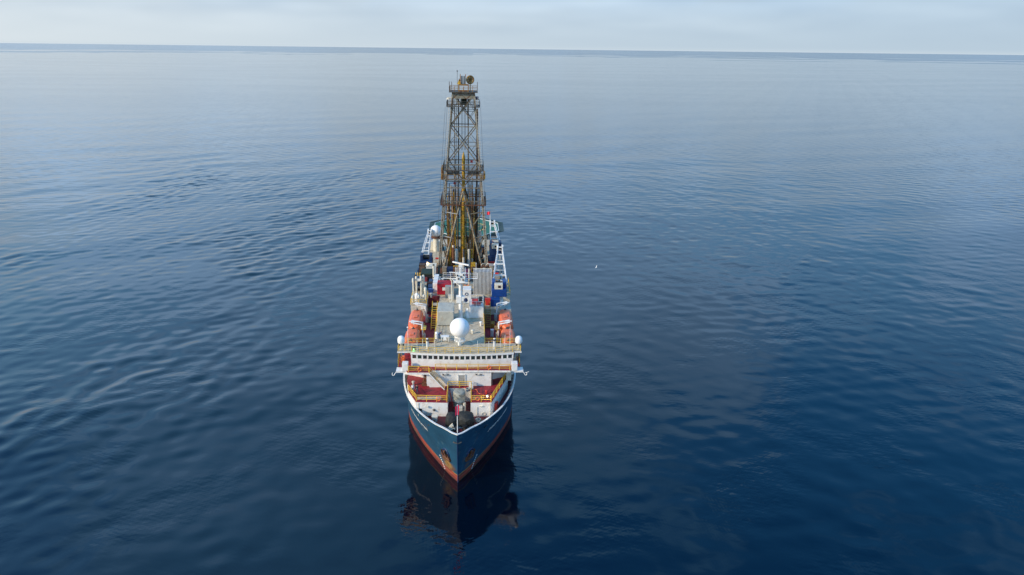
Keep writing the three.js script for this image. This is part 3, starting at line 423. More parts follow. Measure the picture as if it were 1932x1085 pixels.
// ---------------------------------------------------------------- drilling derrick
{
  const S0 = 72.3, B = 13.55, D = thing('drilling_derrick', 'tall grey-green lattice drilling derrick rising amidships', 'derrick', [0, B, S0]);
  const w = (h) => 2.6 + (59.3 - h) * 0.0843, cor = [[-1, -1], [1, -1], [1, 1], [-1, 1]];
  const pt = (c, h) => [c[0] * w(h), h - B, c[1] * w(h)];
  for (const c of cor) { const b = new MB(); b.beam(pt(c, B), pt(c, 38), 0.56); b.beam(pt(c, 38.02), pt(c, 59.3), 0.42); b.build('leg', M.derrick, D); new MB().box(pt(c, B)[0] - 0.6, pt(c, B)[0] + 0.6, 0, 0.35, pt(c, B)[2] - 0.6, pt(c, B)[2] + 0.6).build('foot_plate', M.derrick2, D); }
  const levels = [59.3, 52.0, 43.0, 37.4, 34.0];
  const beam = (name, a, b, r, m = M.derrick) => new MB().beam(a, b, r).build(name, m, D);
  for (let f = 0; f < 4; f++) {
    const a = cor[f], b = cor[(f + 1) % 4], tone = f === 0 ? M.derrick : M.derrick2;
    const at = (h, t) => { const p = pt(a, h), q = pt(b, h); return p.map((v, i) => v + (q[i] - v) * t); };
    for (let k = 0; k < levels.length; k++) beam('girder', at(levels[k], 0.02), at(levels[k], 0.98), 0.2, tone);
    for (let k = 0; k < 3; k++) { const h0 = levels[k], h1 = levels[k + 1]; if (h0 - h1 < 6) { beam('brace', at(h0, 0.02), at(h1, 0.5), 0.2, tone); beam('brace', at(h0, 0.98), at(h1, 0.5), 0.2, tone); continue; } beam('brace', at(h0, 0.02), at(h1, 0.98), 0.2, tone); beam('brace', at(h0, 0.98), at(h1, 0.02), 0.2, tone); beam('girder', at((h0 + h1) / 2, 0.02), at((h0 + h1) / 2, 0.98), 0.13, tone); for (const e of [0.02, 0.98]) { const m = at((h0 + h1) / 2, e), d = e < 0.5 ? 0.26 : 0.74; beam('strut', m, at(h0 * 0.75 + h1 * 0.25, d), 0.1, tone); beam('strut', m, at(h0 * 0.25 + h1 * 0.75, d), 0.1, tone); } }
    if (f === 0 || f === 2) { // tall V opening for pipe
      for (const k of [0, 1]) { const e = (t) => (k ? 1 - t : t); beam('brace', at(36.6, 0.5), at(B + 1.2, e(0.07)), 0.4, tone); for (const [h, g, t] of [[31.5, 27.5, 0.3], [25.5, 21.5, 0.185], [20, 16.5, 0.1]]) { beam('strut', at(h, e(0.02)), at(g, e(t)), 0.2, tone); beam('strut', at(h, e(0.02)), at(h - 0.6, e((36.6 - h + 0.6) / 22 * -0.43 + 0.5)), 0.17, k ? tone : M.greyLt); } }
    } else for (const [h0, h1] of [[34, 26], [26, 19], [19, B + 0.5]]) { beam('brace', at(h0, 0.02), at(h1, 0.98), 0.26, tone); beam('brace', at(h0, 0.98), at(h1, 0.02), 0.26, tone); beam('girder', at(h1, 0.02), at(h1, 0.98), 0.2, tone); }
  }
  // crown: water table beams, platform, sheaves
  const H = (h) => h - B;
  const crown = new MB().box(-2.75, 2.75, H(58.5), H(59.9), -2.75, -2.45).box(-2.75, 2.75, H(58.5), H(59.9), 2.45, 2.75).box(-2.75, -2.45, H(58.51), H(59.89), -2.45, 2.45).box(2.45, 2.75, H(58.51), H(59.89), -2.45, 2.45).build('water_table', M.derrick, D);
  const cp = new MB().box(-3.4, 3.4, H(59.92), H(60.1), -3.4, 3.4).build('crown_platform', M.derrick2, D);
  new MB().rail([[-3.3, H(60.1), -3.3], [3.3, H(60.1), -3.3], [3.3, H(60.1), 3.3], [-3.3, H(60.1), 3.3], [-3.3, H(60.1), -3.3]], 1.1, 0.05, 1.2).build('railing', M.ochre, cp);
  new MB().box(-1.25, 1.25, H(60.12), H(60.3), -1.2, 1.2).box(-1.25, -1.05, H(60.3), H(61.5), -1.2, 1.2).box(1.05, 1.25, H(60.3), H(61.5), -1.2, 1.2).box(-1.25, 1.25, H(61.5), H(61.7), -1.2, 1.2).build('crown_frame', M.ochre, D);
  const cs = new MB(); for (const k of [-0.5, -0.15, 0.2]) cs.add(new THREE.CylinderGeometry(1.0, 1.0, 0.2, 20).rotateZ(Math.PI / 2).translate(k, H(62.6), 0)); const sheaveBlock = cs.build('crown_block', M.black, D); new MB().side([[-0.9, H(61.7)], [0.9, H(61.7)], [0.35, H(64.0)], [-0.35, H(64.0)]], -0.85, -0.68).side([[-0.9, H(61.7)], [0.9, H(61.7)], [0.35, H(64.0)], [-0.35, H(64.0)]], 0.4, 0.56).build('cheek_plate', M.ochre, sheaveBlock);
  new MB().add(new THREE.ConeGeometry(0.75, 1.3, 4).rotateY(0.785).translate(-1.0, H(62.35), 0)).build('sheave_guard', M.yellow2, D);
  { const b = new MB(); b.add(new THREE.TorusGeometry(0.85, 0.2, 8, 24).rotateY(0.35).translate(1.6, H(62.75), 0)); for (let k = 0; k < 4; k++) b.add(new THREE.BoxGeometry(1.7, 0.36, 0.16).rotateZ(k * Math.PI / 4).rotateY(0.35).translate(1.6, H(62.75), 0)); b.tube([1.6, H(60.1), 0], [1.6, H(62.7), 0], 0.12); b.build('sheave_wheel', M.ochre, D); }
  new MB().tube([-1.5, H(60.1), 0], [-1.5, H(64.6), 0], 0.05).ball(-1.5, H(64.7), 0, 0.17, 1, 8).build('beacon_pole', M.greyDk, D);
  for (const [x, s] of [[-3.3, -3.3], [-2.75, -3.3], [3.3, -3.3]]) new MB().tube([x, H(60.1), s], [x, H(62.4), s], 0.07).build('lightning_rod', M.brown, D);
  new MB().add(new THREE.ConeGeometry(0.55, 0.6, 12).translate(-3.75, H(58.3), -2)).box(-3.9, -2.7, H(58.55), H(58.7), -2.2, -1.8).build('lamp_housing', M.cream, D);
  new MB().drum(2.75, 3.6, H(58.6), -1.5, 0.42).build('lamp_housing', M.blueDk, D);
  // catwalk under the crown
  const walk = (h, x, wd, name, mat) => { const p = new MB().box(-x, x, H(h), H(h) + 0.15, -x, -x + wd).box(-x, x, H(h), H(h) + 0.15, x - wd, x).box(-x, -x + wd, H(h), H(h) + 0.15, -x + wd, x - wd).box(x - wd, x, H(h), H(h) + 0.15, -x + wd, x - wd).build(name, mat, D); new MB().rail([[-x, H(h) + 0.15, -x], [x, H(h) + 0.15, -x], [x, H(h) + 0.15, x], [-x, H(h) + 0.15, x], [-x, H(h) + 0.15, -x]], 1.15, 0.05, 1.5).build('railing', name === 'monkey_board' ? M.ochre : M.derrick2, p); return p; };
  walk(56.6, 3.95, 0.9, 'catwalk', M.derrick2);
  const mb = walk(39.4, 5.1, 1.1, 'monkey_board', M.derrick); walk(41.6, 4.95, 0.8, 'racking_gallery', M.derrick2); walk(33.2, 5.6, 0.7, 'lower_gallery', M.rust);
  new MB().box(-5.45, -5.1, H(39.5), H(42.2), -4, 0.2).box(-5.5, -5.15, H(39.3), H(39.48), -4.1, 0.4).build('wind_wall', M.ochre, mb); new MB().box(5.12, 5.4, H(39.5), H(40.9), -4, 0.2).build('wind_wall', M.yellow2, mb);
  for (let k = 0; k < 7; k++) { new MB().beam([-4.2, H(40.2), -2.6 + k * 0.9], [-1.0, H(40.2), -2.6 + k * 0.9], 0.12).build('finger', M.derrick2, mb); new MB().beam([1.0, H(40.2), -2.6 + k * 0.9], [4.2, H(40.2), -2.6 + k * 0.9], 0.12).build('finger', M.derrick2, mb); }
  // hoist: rails, yellow compensator column, travelling block, lines
  for (const x of [-1.25, 1.15]) new MB().box(x - 0.14, x + 0.14, H(16), H(58.2), 0.9, 1.15).build('guide_rail', x < 0 ? M.derrick2 : M.derrick, D);
  new MB().cyl(0, H(17), H(44.2), 0, 0.42, 14).cyl(0, H(44.2), H(45.6), 0, 0.42, 14, 0.08).build('compensator_column', P(0.62, 0.38, 0.025, 0.5, wornSteel), D);
  new MB().cyl(-0.62, H(18), H(33), 0.1, 0.2).cyl(0.66, H(18), H(33), 0.1, 0.2).box(-1.0, 1.0, H(33), H(33.8), -0.3, 0.5).build('compensator_cylinders', M.yellow2, D);
  new MB().rbox(-0.6, 0.75, H(57.0), H(58.3), -0.5, 0.6, 0.1).build('travelling_block', M.greenDk, D);
  const ln = new MB(); for (const x of [-0.5, -0.2, 0.25, 0.5]) ln.tube([x, H(46), 0.2], [x, H(57), 0.2], 0.04, 4); ln.tube([-2.2, H(14), -3], [-1.6, H(60), -0.5], 0.05, 4); ln.tube([2.3, H(14), 3], [0.8, H(60), 0.5], 0.05, 4); ln.build('hoist_line', M.black, D);
  new MB().cyl(3.35, H(14), H(56), -0.4, 0.22).build('standpipe', M.brown, D); new MB().cyl(-2.2, H(20), H(57), 0.4, 0.1).build('standpipe', M.derrick2, D);
  new MB().path([[3.2, H(35), -0.2], [2.2, H(27), -0.6], [1.2, H(22), -0.8], [0.5, H(28), -0.6]], 0.14, 24, 6).build('rotary_hose', M.black, D);
  for (const sx of [-1, 1]) new MB().ladder([sx * 3.05, H(59), -2.9 - 0.35], [sx * 6.3, H(B) + 0.1, -6.5 - 0.3], 0.5, 70).build('ladder', M.greyLt, D);
  for (const [x, t] of [[-3.85, -5.7], [4.1, 5.9], [-4.3, -6.6]]) new MB().tube([x, H(56.6), -3.5], [t * 1.1, H(B), -6.9], 0.03, 4).build('guy_line', M.greyDk, D);
  // stands of drill pipe in the fingers and heavy tools by the hole
  const q = rng(77), mats = [M.brown, M.pipe, M.yellow2, M.ochre, M.derrick, M.yellow2];
  for (let i = 0; i < 46; i++) { const sx = i % 2 ? 1 : -1, x = sx * (1.4 + q() * 2.9), s = -3 + q() * 6, top = 30 + q() * 9; new MB().tube([x * 0.92, H(B), s], [x, H(top), s * 0.8], 0.09 + 0.05 * q(), 6).build('pipe_stand', mats[Math.floor(q() * 6)], D); }
  for (let i = 0; i < 26; i++) { const x = -3.6 + q() * 7.2, s = -5 + q() * 3, h0 = B, h1 = 16 + q() * 6, m = [M.ochre, M.greyLt, M.rust, M.yellow2, M.white, M.greyDk][i % 6], r = 0.22 + q() * 0.3; new MB().cyl(x, H(h0), H(h1), s, r, 10, r * 0.85).ball(x, H(h1), s, r * 0.9, 0.6, 8).build('downhole_tool', m, D); }
  for (let i = 0; i < 22; i++) { const x = -4.6 + q() * 9.2, s = 1.5 + q() * 4, hh = 3 + q() * 8.5, ww = 0.25 + q() * 0.4; new MB().rbox(x - ww, x + ww, H(B), H(B) + hh, s - 0.3, s + 0.3, 0.06).drum(x - ww * 0.8, x + ww * 0.8, H(B) + hh + 0.25, s, 0.25, 8).build('floor_equipment', [M.white, M.greyLt, M.brown, M.ochre, M.greyDk, M.rust, M.beige][i % 7], D); }
  new MB().rbox(-5.2, -2.9, H(B), H(17), 1.5, 4.6, 0.1).build('driller_cabin', M.greyLt, D); new MB().rbox(2.6, 5.4, H(B), H(16.6), 2, 5, 0.1).drum(2.8, 5.2, H(17), 1.4, 0.9).build('drawworks', M.greenDk, D);
  for (const [x, h] of [[2.0, 43.1], [-2.2, 37.6]]) new MB().rbox(x - 0.3, x + 0.3, H(h), H(h) + 0.5, -1, -0.6, 0.06).build('hoist_winch', M.redUnit, D);
}

// ---------------------------------------------------------------- radomes and mast
{
  const r = thing('satellite_dome', 'large white satellite dome on a round pedestal on the bridge roof', 'radome', [0.05, L3, 16.0]);
  new MB().ball(0, 3.45, 0, 1.82, 1, 40).build('dome', M.dome, r); new MB().cyl(0, 1.72, 1.9, 0, 1.0, 24).build('dome_ring', M.white2, r); new MB().cyl(0, 0.95, 1.1, 0, 1.0, 20).build('pedestal_ring', M.white2, r);
  const p = new MB(); for (let k = 0; k < 8; k++) { const a = k / 8 * 6.283; p.tube([0.85 * Math.cos(a), 1.05, 0.85 * Math.sin(a)], [0.85 * Math.cos(a), 1.75, 0.85 * Math.sin(a)], 0.07); } p.cyl(0, 0, 0.98, 0, 0.34).build('pedestal', M.white2, r); new MB().ladder([-0.62, 0, -0.7], [-0.62, 1.6, -0.7], 0.35, 6).build('ladder', M.cream, r);
  const s = thing('small_dome', 'small white dome aerial on a post at the starboard end of the bridge roof', 'radome', [-10.4, L3, 14.1]);
  new MB().add(new THREE.LatheGeometry([[0, 1.15], [0.5, 1.2], [0.64, 1.45], [0.66, 1.9], [0.6, 2.25], [0.42, 2.52], [0.2, 2.63], [0, 2.66]].map((a) => new THREE.Vector2(...a)), 24)).build('dome', M.dome, s); new MB().cyl(0, 0, 1.18, 0, 0.14).cyl(0, 0, 0.06, 0, 0.35).build('post', M.cream, s); new MB().rbox(-0.5, -0.22, 0.75, 1.1, -0.15, 0.15, 0.03).rbox(0.22, 0.5, 0.75, 1.1, -0.15, 0.15, 0.03).build('junction_box', M.greyDk, s);
  copyOf(s, [10.75, L3, 14.1], 'small white dome aerial on a post at the port end of the bridge roof');
  const a = thing('aft_dome', 'weathered white dome on a pale pillar abaft the derrick', 'radome', [-8.3, 13.55, 94]);
  new MB().ball(0, 6.0, 0, 1.65, 1.05, 28).build('dome', M.dome, a); new MB().cyl(0, 4.1, 4.5, 0, 1.5, 20).build('dome_ring', M.rust, a); new MB().cyl(0, 0, 4.15, 0, 0.8, 16).box(-1.6, 1.6, 0, 2.6, 0.9, 3).build('pillar', M.cream, a);
  const m = thing('radar_mast', 'white radar mast with crossarms and a scanner bar standing behind the large dome', 'mast', [0.0, L3, 28]);
  new MB().cyl(0, 0, 8.0, 0, 0.42, 18, 0.34).build('pole', M.white2, m); new MB().cyl(0, 8.0, 11.3, 0, 0.28, 12, 0.2).build('topmast', M.white2, m);
  new MB().rbox(-0.85, 0.2, 3.9, 5.3, -0.55, 0.5, 0.06).rbox(-0.1, 0.85, 4.3, 5.2, -0.5, 0.5, 0.06).build('equipment_box', M.white2, m);
  new MB().tube([-3.4, 8.95, 0], [-0.3, 8.8, 0], 0.1).tube([0.3, 8.8, 0], [3.3, 8.9, 0], 0.1).tube([-1.8, 8.9, 0], [-0.35, 7.4, 0], 0.09).rail([[-3.4, 8.95, 0], [-0.5, 8.85, 0]], 1.1, 0.04, 1.4).rail([[0.5, 8.85, 0], [3.3, 8.9, 0]], 1.1, 0.04, 1.4).build('yard', M.white2, m);
  new MB().path([[-2.1, 8.8, 0.1], [-1.75, 8.3, 0.1], [-1.7, 7.2, 0.1], [-1.7, 4.0, 0.1]], 0.13, 18).build('exhaust_pipe', M.cream, m);
  new MB().rbox(-0.9, 0.95, 8.3, 10.0, -0.7, 0.7, 0.08).box(-1.4, 1.4, 8.2, 8.32, -0.9, 0.9).build('lamp_cage', M.white2, m); const nl = new MB(); for (const [x, y] of [[-0.6, 9.6], [0.1, 9.3], [0.6, 9.7], [-0.4, 8.9], [0.5, 8.7]]) nl.cyl(x, y, y + 0.32, -0.8, 0.13, 8); nl.build('navigation_lamp', M.black, m);
  new MB().tube([-2.2, 10.15, 0], [1.7, 9.95, 0], 0.09).build('aerial_yard', M.white2, m);
  new MB().rail([[-1.0, 10.1, -0.6], [1.0, 10.1, -0.6], [1.0, 10.1, 0.6], [-1.0, 10.1, 0.6], [-1.0, 10.1, -0.6]], 0.9, 0.045, 1).box(-1.05, 1.05, 10.02, 10.1, -0.65, 0.65).build('scanner_platform', M.white2, m);
  { const b = new MB(); b.g.push(); b.add(new THREE.BoxGeometry(3.7, 0.24, 0.3).rotateZ(-0.02).rotateY(-0.55).translate(0.05, 11.95, 0)); b.rbox(-0.35, 0.4, 11.2, 11.8, -0.35, 0.35, 0.08); b.build('radar_scanner', M.white2, m); }
  new MB().add(new THREE.CircleGeometry(0.4, 16).translate(1.05, 4.6, 0.7)).cyl(1.05, 4.3, 4.9, -0.6, 0.3, 12).build('loudhailer', M.blueDk, m);
}
// ---------------------------------------------------------------- lifeboats in their davits
{
  const hullShape = (L, W, Hh) => { const N = 16, K = 14, pos = [], idx = []; for (let i = 0; i <= N; i++) { const t = i / N * 2 - 1, taper = Math.pow(1 - Math.pow(Math.abs(t), 5), 0.5); for (let k = 0; k <= K; k++) { const a = k / K * 2 * Math.PI, c = Math.cos(a), s = Math.sin(a); const px = Math.sign(c) * Math.pow(Math.abs(c), 0.5) * W / 2 * (0.1 + 0.9 * taper), py = (s > 0 ? Math.pow(s, 0.5) * Hh * 0.56 * (0.45 + 0.55 * taper) : -Math.pow(-s, 0.9) * Hh * 0.44 * (0.3 + 0.7 * taper)); pos.push(px, py + Hh * 0.46, -t * L / 2); } } for (let i = 0; i < N; i++) for (let k = 0; k < K; k++) { const a = i * (K + 1) + k, b = a + 1, c = a + K + 1, d = c + 1; idx.push(a, c, b, b, c, d); } const g = new THREE.BufferGeometry(); g.setAttribute('position', new THREE.Float32BufferAttribute(pos, 3)); g.setIndex(idx); g.computeVertexNormals(); return g; };
  const boat = (label, x, s, L) => {
    const o = thing('lifeboat', label, 'lifeboat', [x, L2 + 0.55, s], 'orange lifeboats on the boat deck');
    new MB().add(hullShape(L, 2.75, 2.5)).build('hull', M.orange, o); new MB().box(-1.39, 1.39, 1.18, 1.3, -L * 0.36, L * 0.36).build('rubbing_band', M.redUnit, o);
    for (const e of [-1, 1]) new MB().rbox(-0.32, 0.32, 2.2, 2.5, e * L * 0.36 - 0.3, e * L * 0.36 + 0.3, 0.08).cyl(0, 2.5, 2.8, e * L * 0.36, 0.14).build('release_hook', M.greyDk, o);
    for (let k = 0; k < 4; k++) for (const sx of [-1, 1]) { const w = new MB().box(-0.04, 0.04, -0.13, 0.13, -0.22, 0.22).build('porthole', M.glass, o); w.position.set(sx * 1.24, 1.75, -(-L * 0.27 + k * L * 0.18)); }
    new MB().rbox(-0.42, 0.42, 2.3, 2.68, -L * 0.08, L * 0.08, 0.12).build('conning_hood', M.orange, o); new MB().box(-0.34, 0.34, 2.45, 2.6, -L * 0.08 - 0.02, -L * 0.08 + 0.03).build('window', M.glass, o);
    for (const sx of [-1, 1]) new MB().box(sx * 1.06 - 0.3, sx * 1.06 + 0.3, 1.9, 2.02, -L * 0.15, L * 0.2).build('grab_rail', M.orange, o);
    return o;
  };
  boat('forward orange lifeboat on the starboard boat deck, bow end under the bridge roof wing', -9.0, 20.3, 7.6);
  boat('after orange lifeboat on the starboard boat deck, ahead of the beige house', -9.0, 29.3, 9.8);
  boat('forward orange lifeboat on the port boat deck, beside the bridge roof wing', 9.15, 20.3, 7.6);
  boat('after orange lifeboat on the port boat deck, ahead of the blue crane', 9.15, 29.6, 9.8);
  const dav = (label, x, s, side) => { const o = thing('boat_davit', label, 'davit', [x, L2, s], 'white boat davits'); for (const k of [-0.55, 0.55]) { new MB().tube([-side * 1.75, 0, k], [-side * 1.6, 3.6, k], 0.16, 8).tube([-side * 1.62, 3.5, k], [side * 0.5, 3.95, k], 0.14, 8).build('arm', M.white2, o); } new MB().drum(-0.9, 0.9, 3.95, 0, 0.12).box(-0.1, 0.1, 3.3, 3.95, -0.1, 0.1).build('cross_beam', M.white2, o); new MB().rbox(-side * 1.9 - 0.3, -side * 1.9 + 0.3, 0.02, 1.0, -0.7, 0.7, 0.06).drum(-side * 1.9 - 0.25, -side * 1.9 + 0.25, 1.2, 0, 0.35).build('winch', M.greyLt, o); return o; };
  dav('white davit arms between the two starboard lifeboats', -9.0, 24.35, -1); dav('white davit at the after end of the starboard lifeboats', -9.0, 34.2, -1);
  dav('white davit arms between the two port lifeboats', 9.15, 24.6, 1); dav('white davit at the after end of the port lifeboats', 9.15, 34.9, 1);
  for (const side of [-1, 1]) { const f = thing('embarkation_frame', side < 0 ? 'yellow boarding frame inboard of the starboard lifeboats' : 'yellow boarding frame inboard of the port lifeboats', 'railing', [side * 7.15, L2, 24], 'boarding frames'); new MB().rail([[0, 0, -6], [0, 0, -1], [side * 0.3, 0, 6]], 1.3, 0.06, 1.3).build('railing', M.yellow, f); new MB().ladder([0, 0, 0.5], [0, 2.6, 0.5], 0.6, 7, [0, 0, 1]).box(-0.5, 0.5, 2.5, 2.6, -0.4, 1.6).build('platform', side < 0 ? M.yellow : M.ochre, f); }
}
// ---------------------------------------------------------------- cranes
function crane(label, [x, y, s], { foot, tip, ped, body, w0 = 1.5, w1 = 0.5, cab = true }) {
  const o = thing('pedestal_crane', label, 'crane', [x, y, s], 'lattice boom pedestal cranes');
  new MB().cyl(0, 0, ped, 0, 0.95, 18).build('pedestal', M.white, o);
  const h = new MB().rbox(-1.6, 1.6, ped, ped + 1.7, -1.9, 2.2, 0.12).rbox(-1.5, -0.8, ped + 1.7, ped + 3.0, -0.6, 2.0, 0.1).rbox(0.8, 1.5, ped + 1.7, ped + 3.0, -0.6, 2.0, 0.1).build('slewing_house', body, o);
  new MB().drum(-0.7, 0.7, ped + 2.2, 0.6, 0.55).build('hoist_drum', M.black, h);
  if (cab) { new MB().rbox(-1.0, 0.75, ped + 1.72, ped + 2.9, -1.9, -0.7, 0.08).build('cab', M.cream, o); new MB().box(-0.3, 0.3, ped + 2.1, ped + 2.6, -1.96, -1.9).build('cab_window', M.glass, o); }
  new MB().rbox(-2.0, 0.1, ped - 1.6, ped + 0.1, -3.6, -2.0, 0.08).build('engine_box', body, o);
  const A = foot, B = tip, seg = 7;
  const P = (t, sx, sy) => { const ww = lerp(w0, w1, t), hh = lerp(0.25, 0.75, Math.min(1, t * 4)) * (t > 0.8 ? lerp(1, 0.5, (t - 0.8) * 5) : 1); return [lerp(A[0], B[0], t) + sx * ww, lerp(A[1], B[1], t) + sy * hh, lerp(A[2], B[2], t)]; };
  for (const sx of [-1, 1]) for (const sy of [-1, 1]) { const b = new MB(); for (let k = 0; k < seg; k++) b.tube(P(k / seg, sx, sy), P((k + 1) / seg, sx, sy), 0.125, 6); b.build('boom_chord', M.white2, o); }
  for (let k = 1; k <= seg; k++) { const t = k / seg; if (k % 2 === 1) new MB().beam(P(t, -1, 1), P(t, 1, 1), 0.24).beam(P(t, -1, -1), P(t, 1, -1), 0.12).build('boom_crossbar', M.white2, o); for (const sx of [-1, 1]) new MB().tube(P((k - 1) / seg, sx, -1), P(t, sx, 1), 0.06, 5).build('boom_lacing', M.white2, o); }
  new MB().rbox(B[0] - w1 - 0.35, B[0] - w1 + 0.1, B[1] - 0.7, B[1] + 0.7, B[2], B[2] + 1.3, 0.06).rbox(B[0] + w1 - 0.1, B[0] + w1 + 0.35, B[1] - 0.7, B[1] + 0.7, B[2], B[2] + 1.3, 0.06).build('boom_head', M.white2, o);
  new MB().drum(B[0] - w1, B[0] + w1, B[1], B[2] + 0.8, 0.5).build('head_sheave', M.black, o);
  return o;
}
crane('blue pedestal crane with white lattice boom stowed aft, beside the ribbed casing', [8.1, 16.9, 40.6], { foot: [0.15, 5.0, 0.5], tip: [1.15, 5.7, 25], ped: 2.6, body: M.blue });
crane('dark blue pedestal crane with white boom beside the port derrick leg, boom toward the helideck', [8.3, L0 - 0.1, 71], { foot: [-0.1, 12.6, 0.5], tip: [-0.2, 12.2, 24], ped: 10.2, body: M.blueDk, w0: 1.3, w1: 0.5 });
crane('crane with narrow white boom beside the starboard derrick leg, near the aft dome', [-9.4, L0 - 0.1, 68], { foot: [-0.4, 9.9, 0.5], tip: [-0.5, 10.2, 24], ped: 7.6, body: M.blueDk, w0: 0.9, w1: 0.35, cab: false });

// ---------------------------------------------------------------- bow fittings
{
  const f = thing('jackstaff', 'white jackstaff with a red flag at the stem', 'flagpole', [0, L0, -2.2]);
  new MB().tube([0, 0, 0], [0, 6.5, 0], 0.075, 8).build('pole', M.white2, f);
  const g = new THREE.PlaneGeometry(0.95, 1.55, 10, 14), p = g.attributes.position; for (let i = 0; i < p.count; i++) { const u = p.getX(i) / 0.95 + 0.5, v = p.getY(i) / 1.55 + 0.5; p.setXYZ(i, 0.28 - u * 0.62, 4.7 + v * 1.7 - u * u * 0.2, Math.sin(u * 7 + v * 2) * 0.16 + u * 0.15); } g.computeVertexNormals();
  new MB().add(g).build('flag', new THREE.MeshPhysicalMaterial({ color: new THREE.Color().setRGB(0.82, 0.02, 0.085), roughness: 0.9, side: THREE.DoubleSide, transmission: 0.3, thickness: 0 }), f);
  const v = thing('trunk_ventilator', 'weathered grey-white mushroom ventilator standing in the forecastle notch', 'ventilator', [0.12, L0, 7.6]);
  new MB().cyl(0, 0, 2.2, 0, 1.05, 20, 0.95).build('trunk', P(0.33, 0.33, 0.28, 0.7, wornSteel), v); new MB().add(new THREE.LatheGeometry([[1.15, 2.0], [1.0, 2.1], [0.95, 2.7], [1.08, 2.75], [1.08, 3.5], [0.95, 3.75], [0, 3.8]].map((a) => new THREE.Vector2(...a)), 24)).build('cowl', P(0.40, 0.40, 0.33, 0.65, wornDeck), v); new MB().rbox(-0.6, 0.6, 0, 1.5, -1.9, -0.9, 0.08).cyl(0.9, 0, 1.9, -0.9, 0.25).build('valve_chest', M.greyLt, v);
  const w = thing('anchor_windlass', 'dark tarpaulin covered anchor windlass on the bow deck', 'windlass', [0.2, L0, 2.7]);
  const tarp = (x, wd, ht, seed) => { const g = new THREE.IcosahedronGeometry(1, 2), p = g.attributes.position; for (let i = 0; i < p.count; i++) { const a = [p.getX(i), p.getY(i), p.getZ(i)], n = 0.66 + 0.35 * Math.abs(fbm(a[0] * 4.1 + seed, a[1] * 4, a[2] * 4, 2) - 0.45) + 0.28 + 0.4 * fbm(a[0] * 2 + seed, a[1] * 2, a[2] * 2, 3); const sq = (t) => Math.sign(t) * Math.pow(Math.abs(t), 0.7); p.setXYZ(i, x + sq(a[0]) * wd * n, Math.max(0.02, 0.75 + sq(a[1]) * ht * n), a[2] * 1.25 * n); } g.computeVertexNormals(); return g; };
  new MB().add(tarp(-1.25, 0.95, 1.15, 3)).build('tarpaulin', M.tarp, w); new MB().add(tarp(1.05, 1.25, 1.35, 8)).build('tarpaulin', M.tarp, w); new MB().drum(-2.0, 2.2, 0.75, 0, 0.2).build('shaft', M.greyDk, w);
  new MB().box(-1.9, 2.1, 0.0, 0.2, -1.4, -1.1).box(-0.3, 0.05, 0.2, 1.0, -0.5, 0.5).build('bedplate', M.grey, w);
  for (const x of [-0.95, 0.95]) { new MB().cyl(x, 0.2, 0.7, -1.9, 0.28).cyl(x, 0, 0.2, -1.9, 0.5).cyl(x, 0.7, 0.85, -1.9, 0.4).build('chain_stopper', M.black, w); const c = new MB(); for (let i = 0; i < 8; i++) c.add(new THREE.TorusGeometry(0.12, 0.045, 5, 8).rotateY(i % 2 ? 1.2 : 0.2).rotateX(1.2).translate(x, 0.3, 1.5 + 0.15 * i - 0.0)); c.build('anchor_chain', M.brown, w); }
  single('tarpaulin_sail', 'pale folded canvas triangle leaning on the covered windlass', 'canvas', [-1.1, L0, 0.6], new MB().front([[-1.0, 0], [0.7, 0.25], [0.2, 1.35]], -0.1, 0.25), M.cream);
  for (const [x, s, l] of [[-4.4, 2.5, 'pair of black mooring bitts near the starboard bulwark of the bow'], [4.3, 2.5, 'pair of black mooring bitts near the port bulwark of the bow'], [-2.2, 0.4, 'pair of black mooring bitts close to the stem, starboard'], [2.4, 0.4, 'pair of black mooring bitts close to the stem, port']]) { const b = thing('mooring_bitts', l, 'bollard', [x, L0, s], 'mooring bitts on the bow'); for (const k of [-0.35, 0.35]) new MB().cyl(k, 0.1, 0.8, 0, 0.17, 10).cyl(k, 0.8, 0.88, 0, 0.24, 10).build('post', M.black, b); new MB().box(-0.7, 0.7, 0, 0.1, -0.3, 0.3).build('base', M.greyDk, b); }
  const hb = thing('deck_hatch_box', 'pale grey hatch box on the bow deck by the starboard house corner', 'hatch', [-4.0, L0, 3.9]); new MB().rbox(-0.45, 0.45, 0, 0.9, -0.45, 0.45, 0.06).build('coaming', M.greyLt, hb); new MB().rbox(-0.52, 0.52, 0.9, 1.0, -0.52, 0.52, 0.04).build('lid', M.cream, hb);
  single('rope_reel', 'low black rope reel on the bow deck beside the hatch box', 'reel', [-5.0, L0, 3.4], new MB().drum(-0.3, 0.3, 0.45, 0, 0.3).drum(-0.36, -0.3, 0.45, 0, 0.45).drum(0.3, 0.36, 0.45, 0, 0.45).box(-0.4, 0.4, 0, 0.12, -0.3, 0.3), M.black);
  for (const side of [-1, 1]) { // anchors housed in the hawse
    const s = 0.95, h = 4.75, x = side * (hullX(s, h) + 0.2), a = thing('bow_anchor', side < 0 ? 'rusty anchor housed in the starboard hawse' : 'rusty anchor housed in the port hawse', 'anchor', [x, h, s], 'bow anchors');
    new MB().rbox(-0.13, 0.13, -0.35, 0.75, -0.1, 0.1, 0.04).build('shank', M.rust, a); const fl = new MB().rbox(-0.75, 0.75, -0.62, -0.25, -0.18, 0.18, 0.08); for (const k of [-1, 1]) fl.front([[k * 0.35, -0.35], [k * 0.8, -0.3], [k * 0.62, 0.62]], -0.1, 0.12); fl.build('flukes', M.rust, a); a.rotation.set(0.35, side * 0.95, 0, 'YXZ'); a.scale.setScalar(1.45);
  }
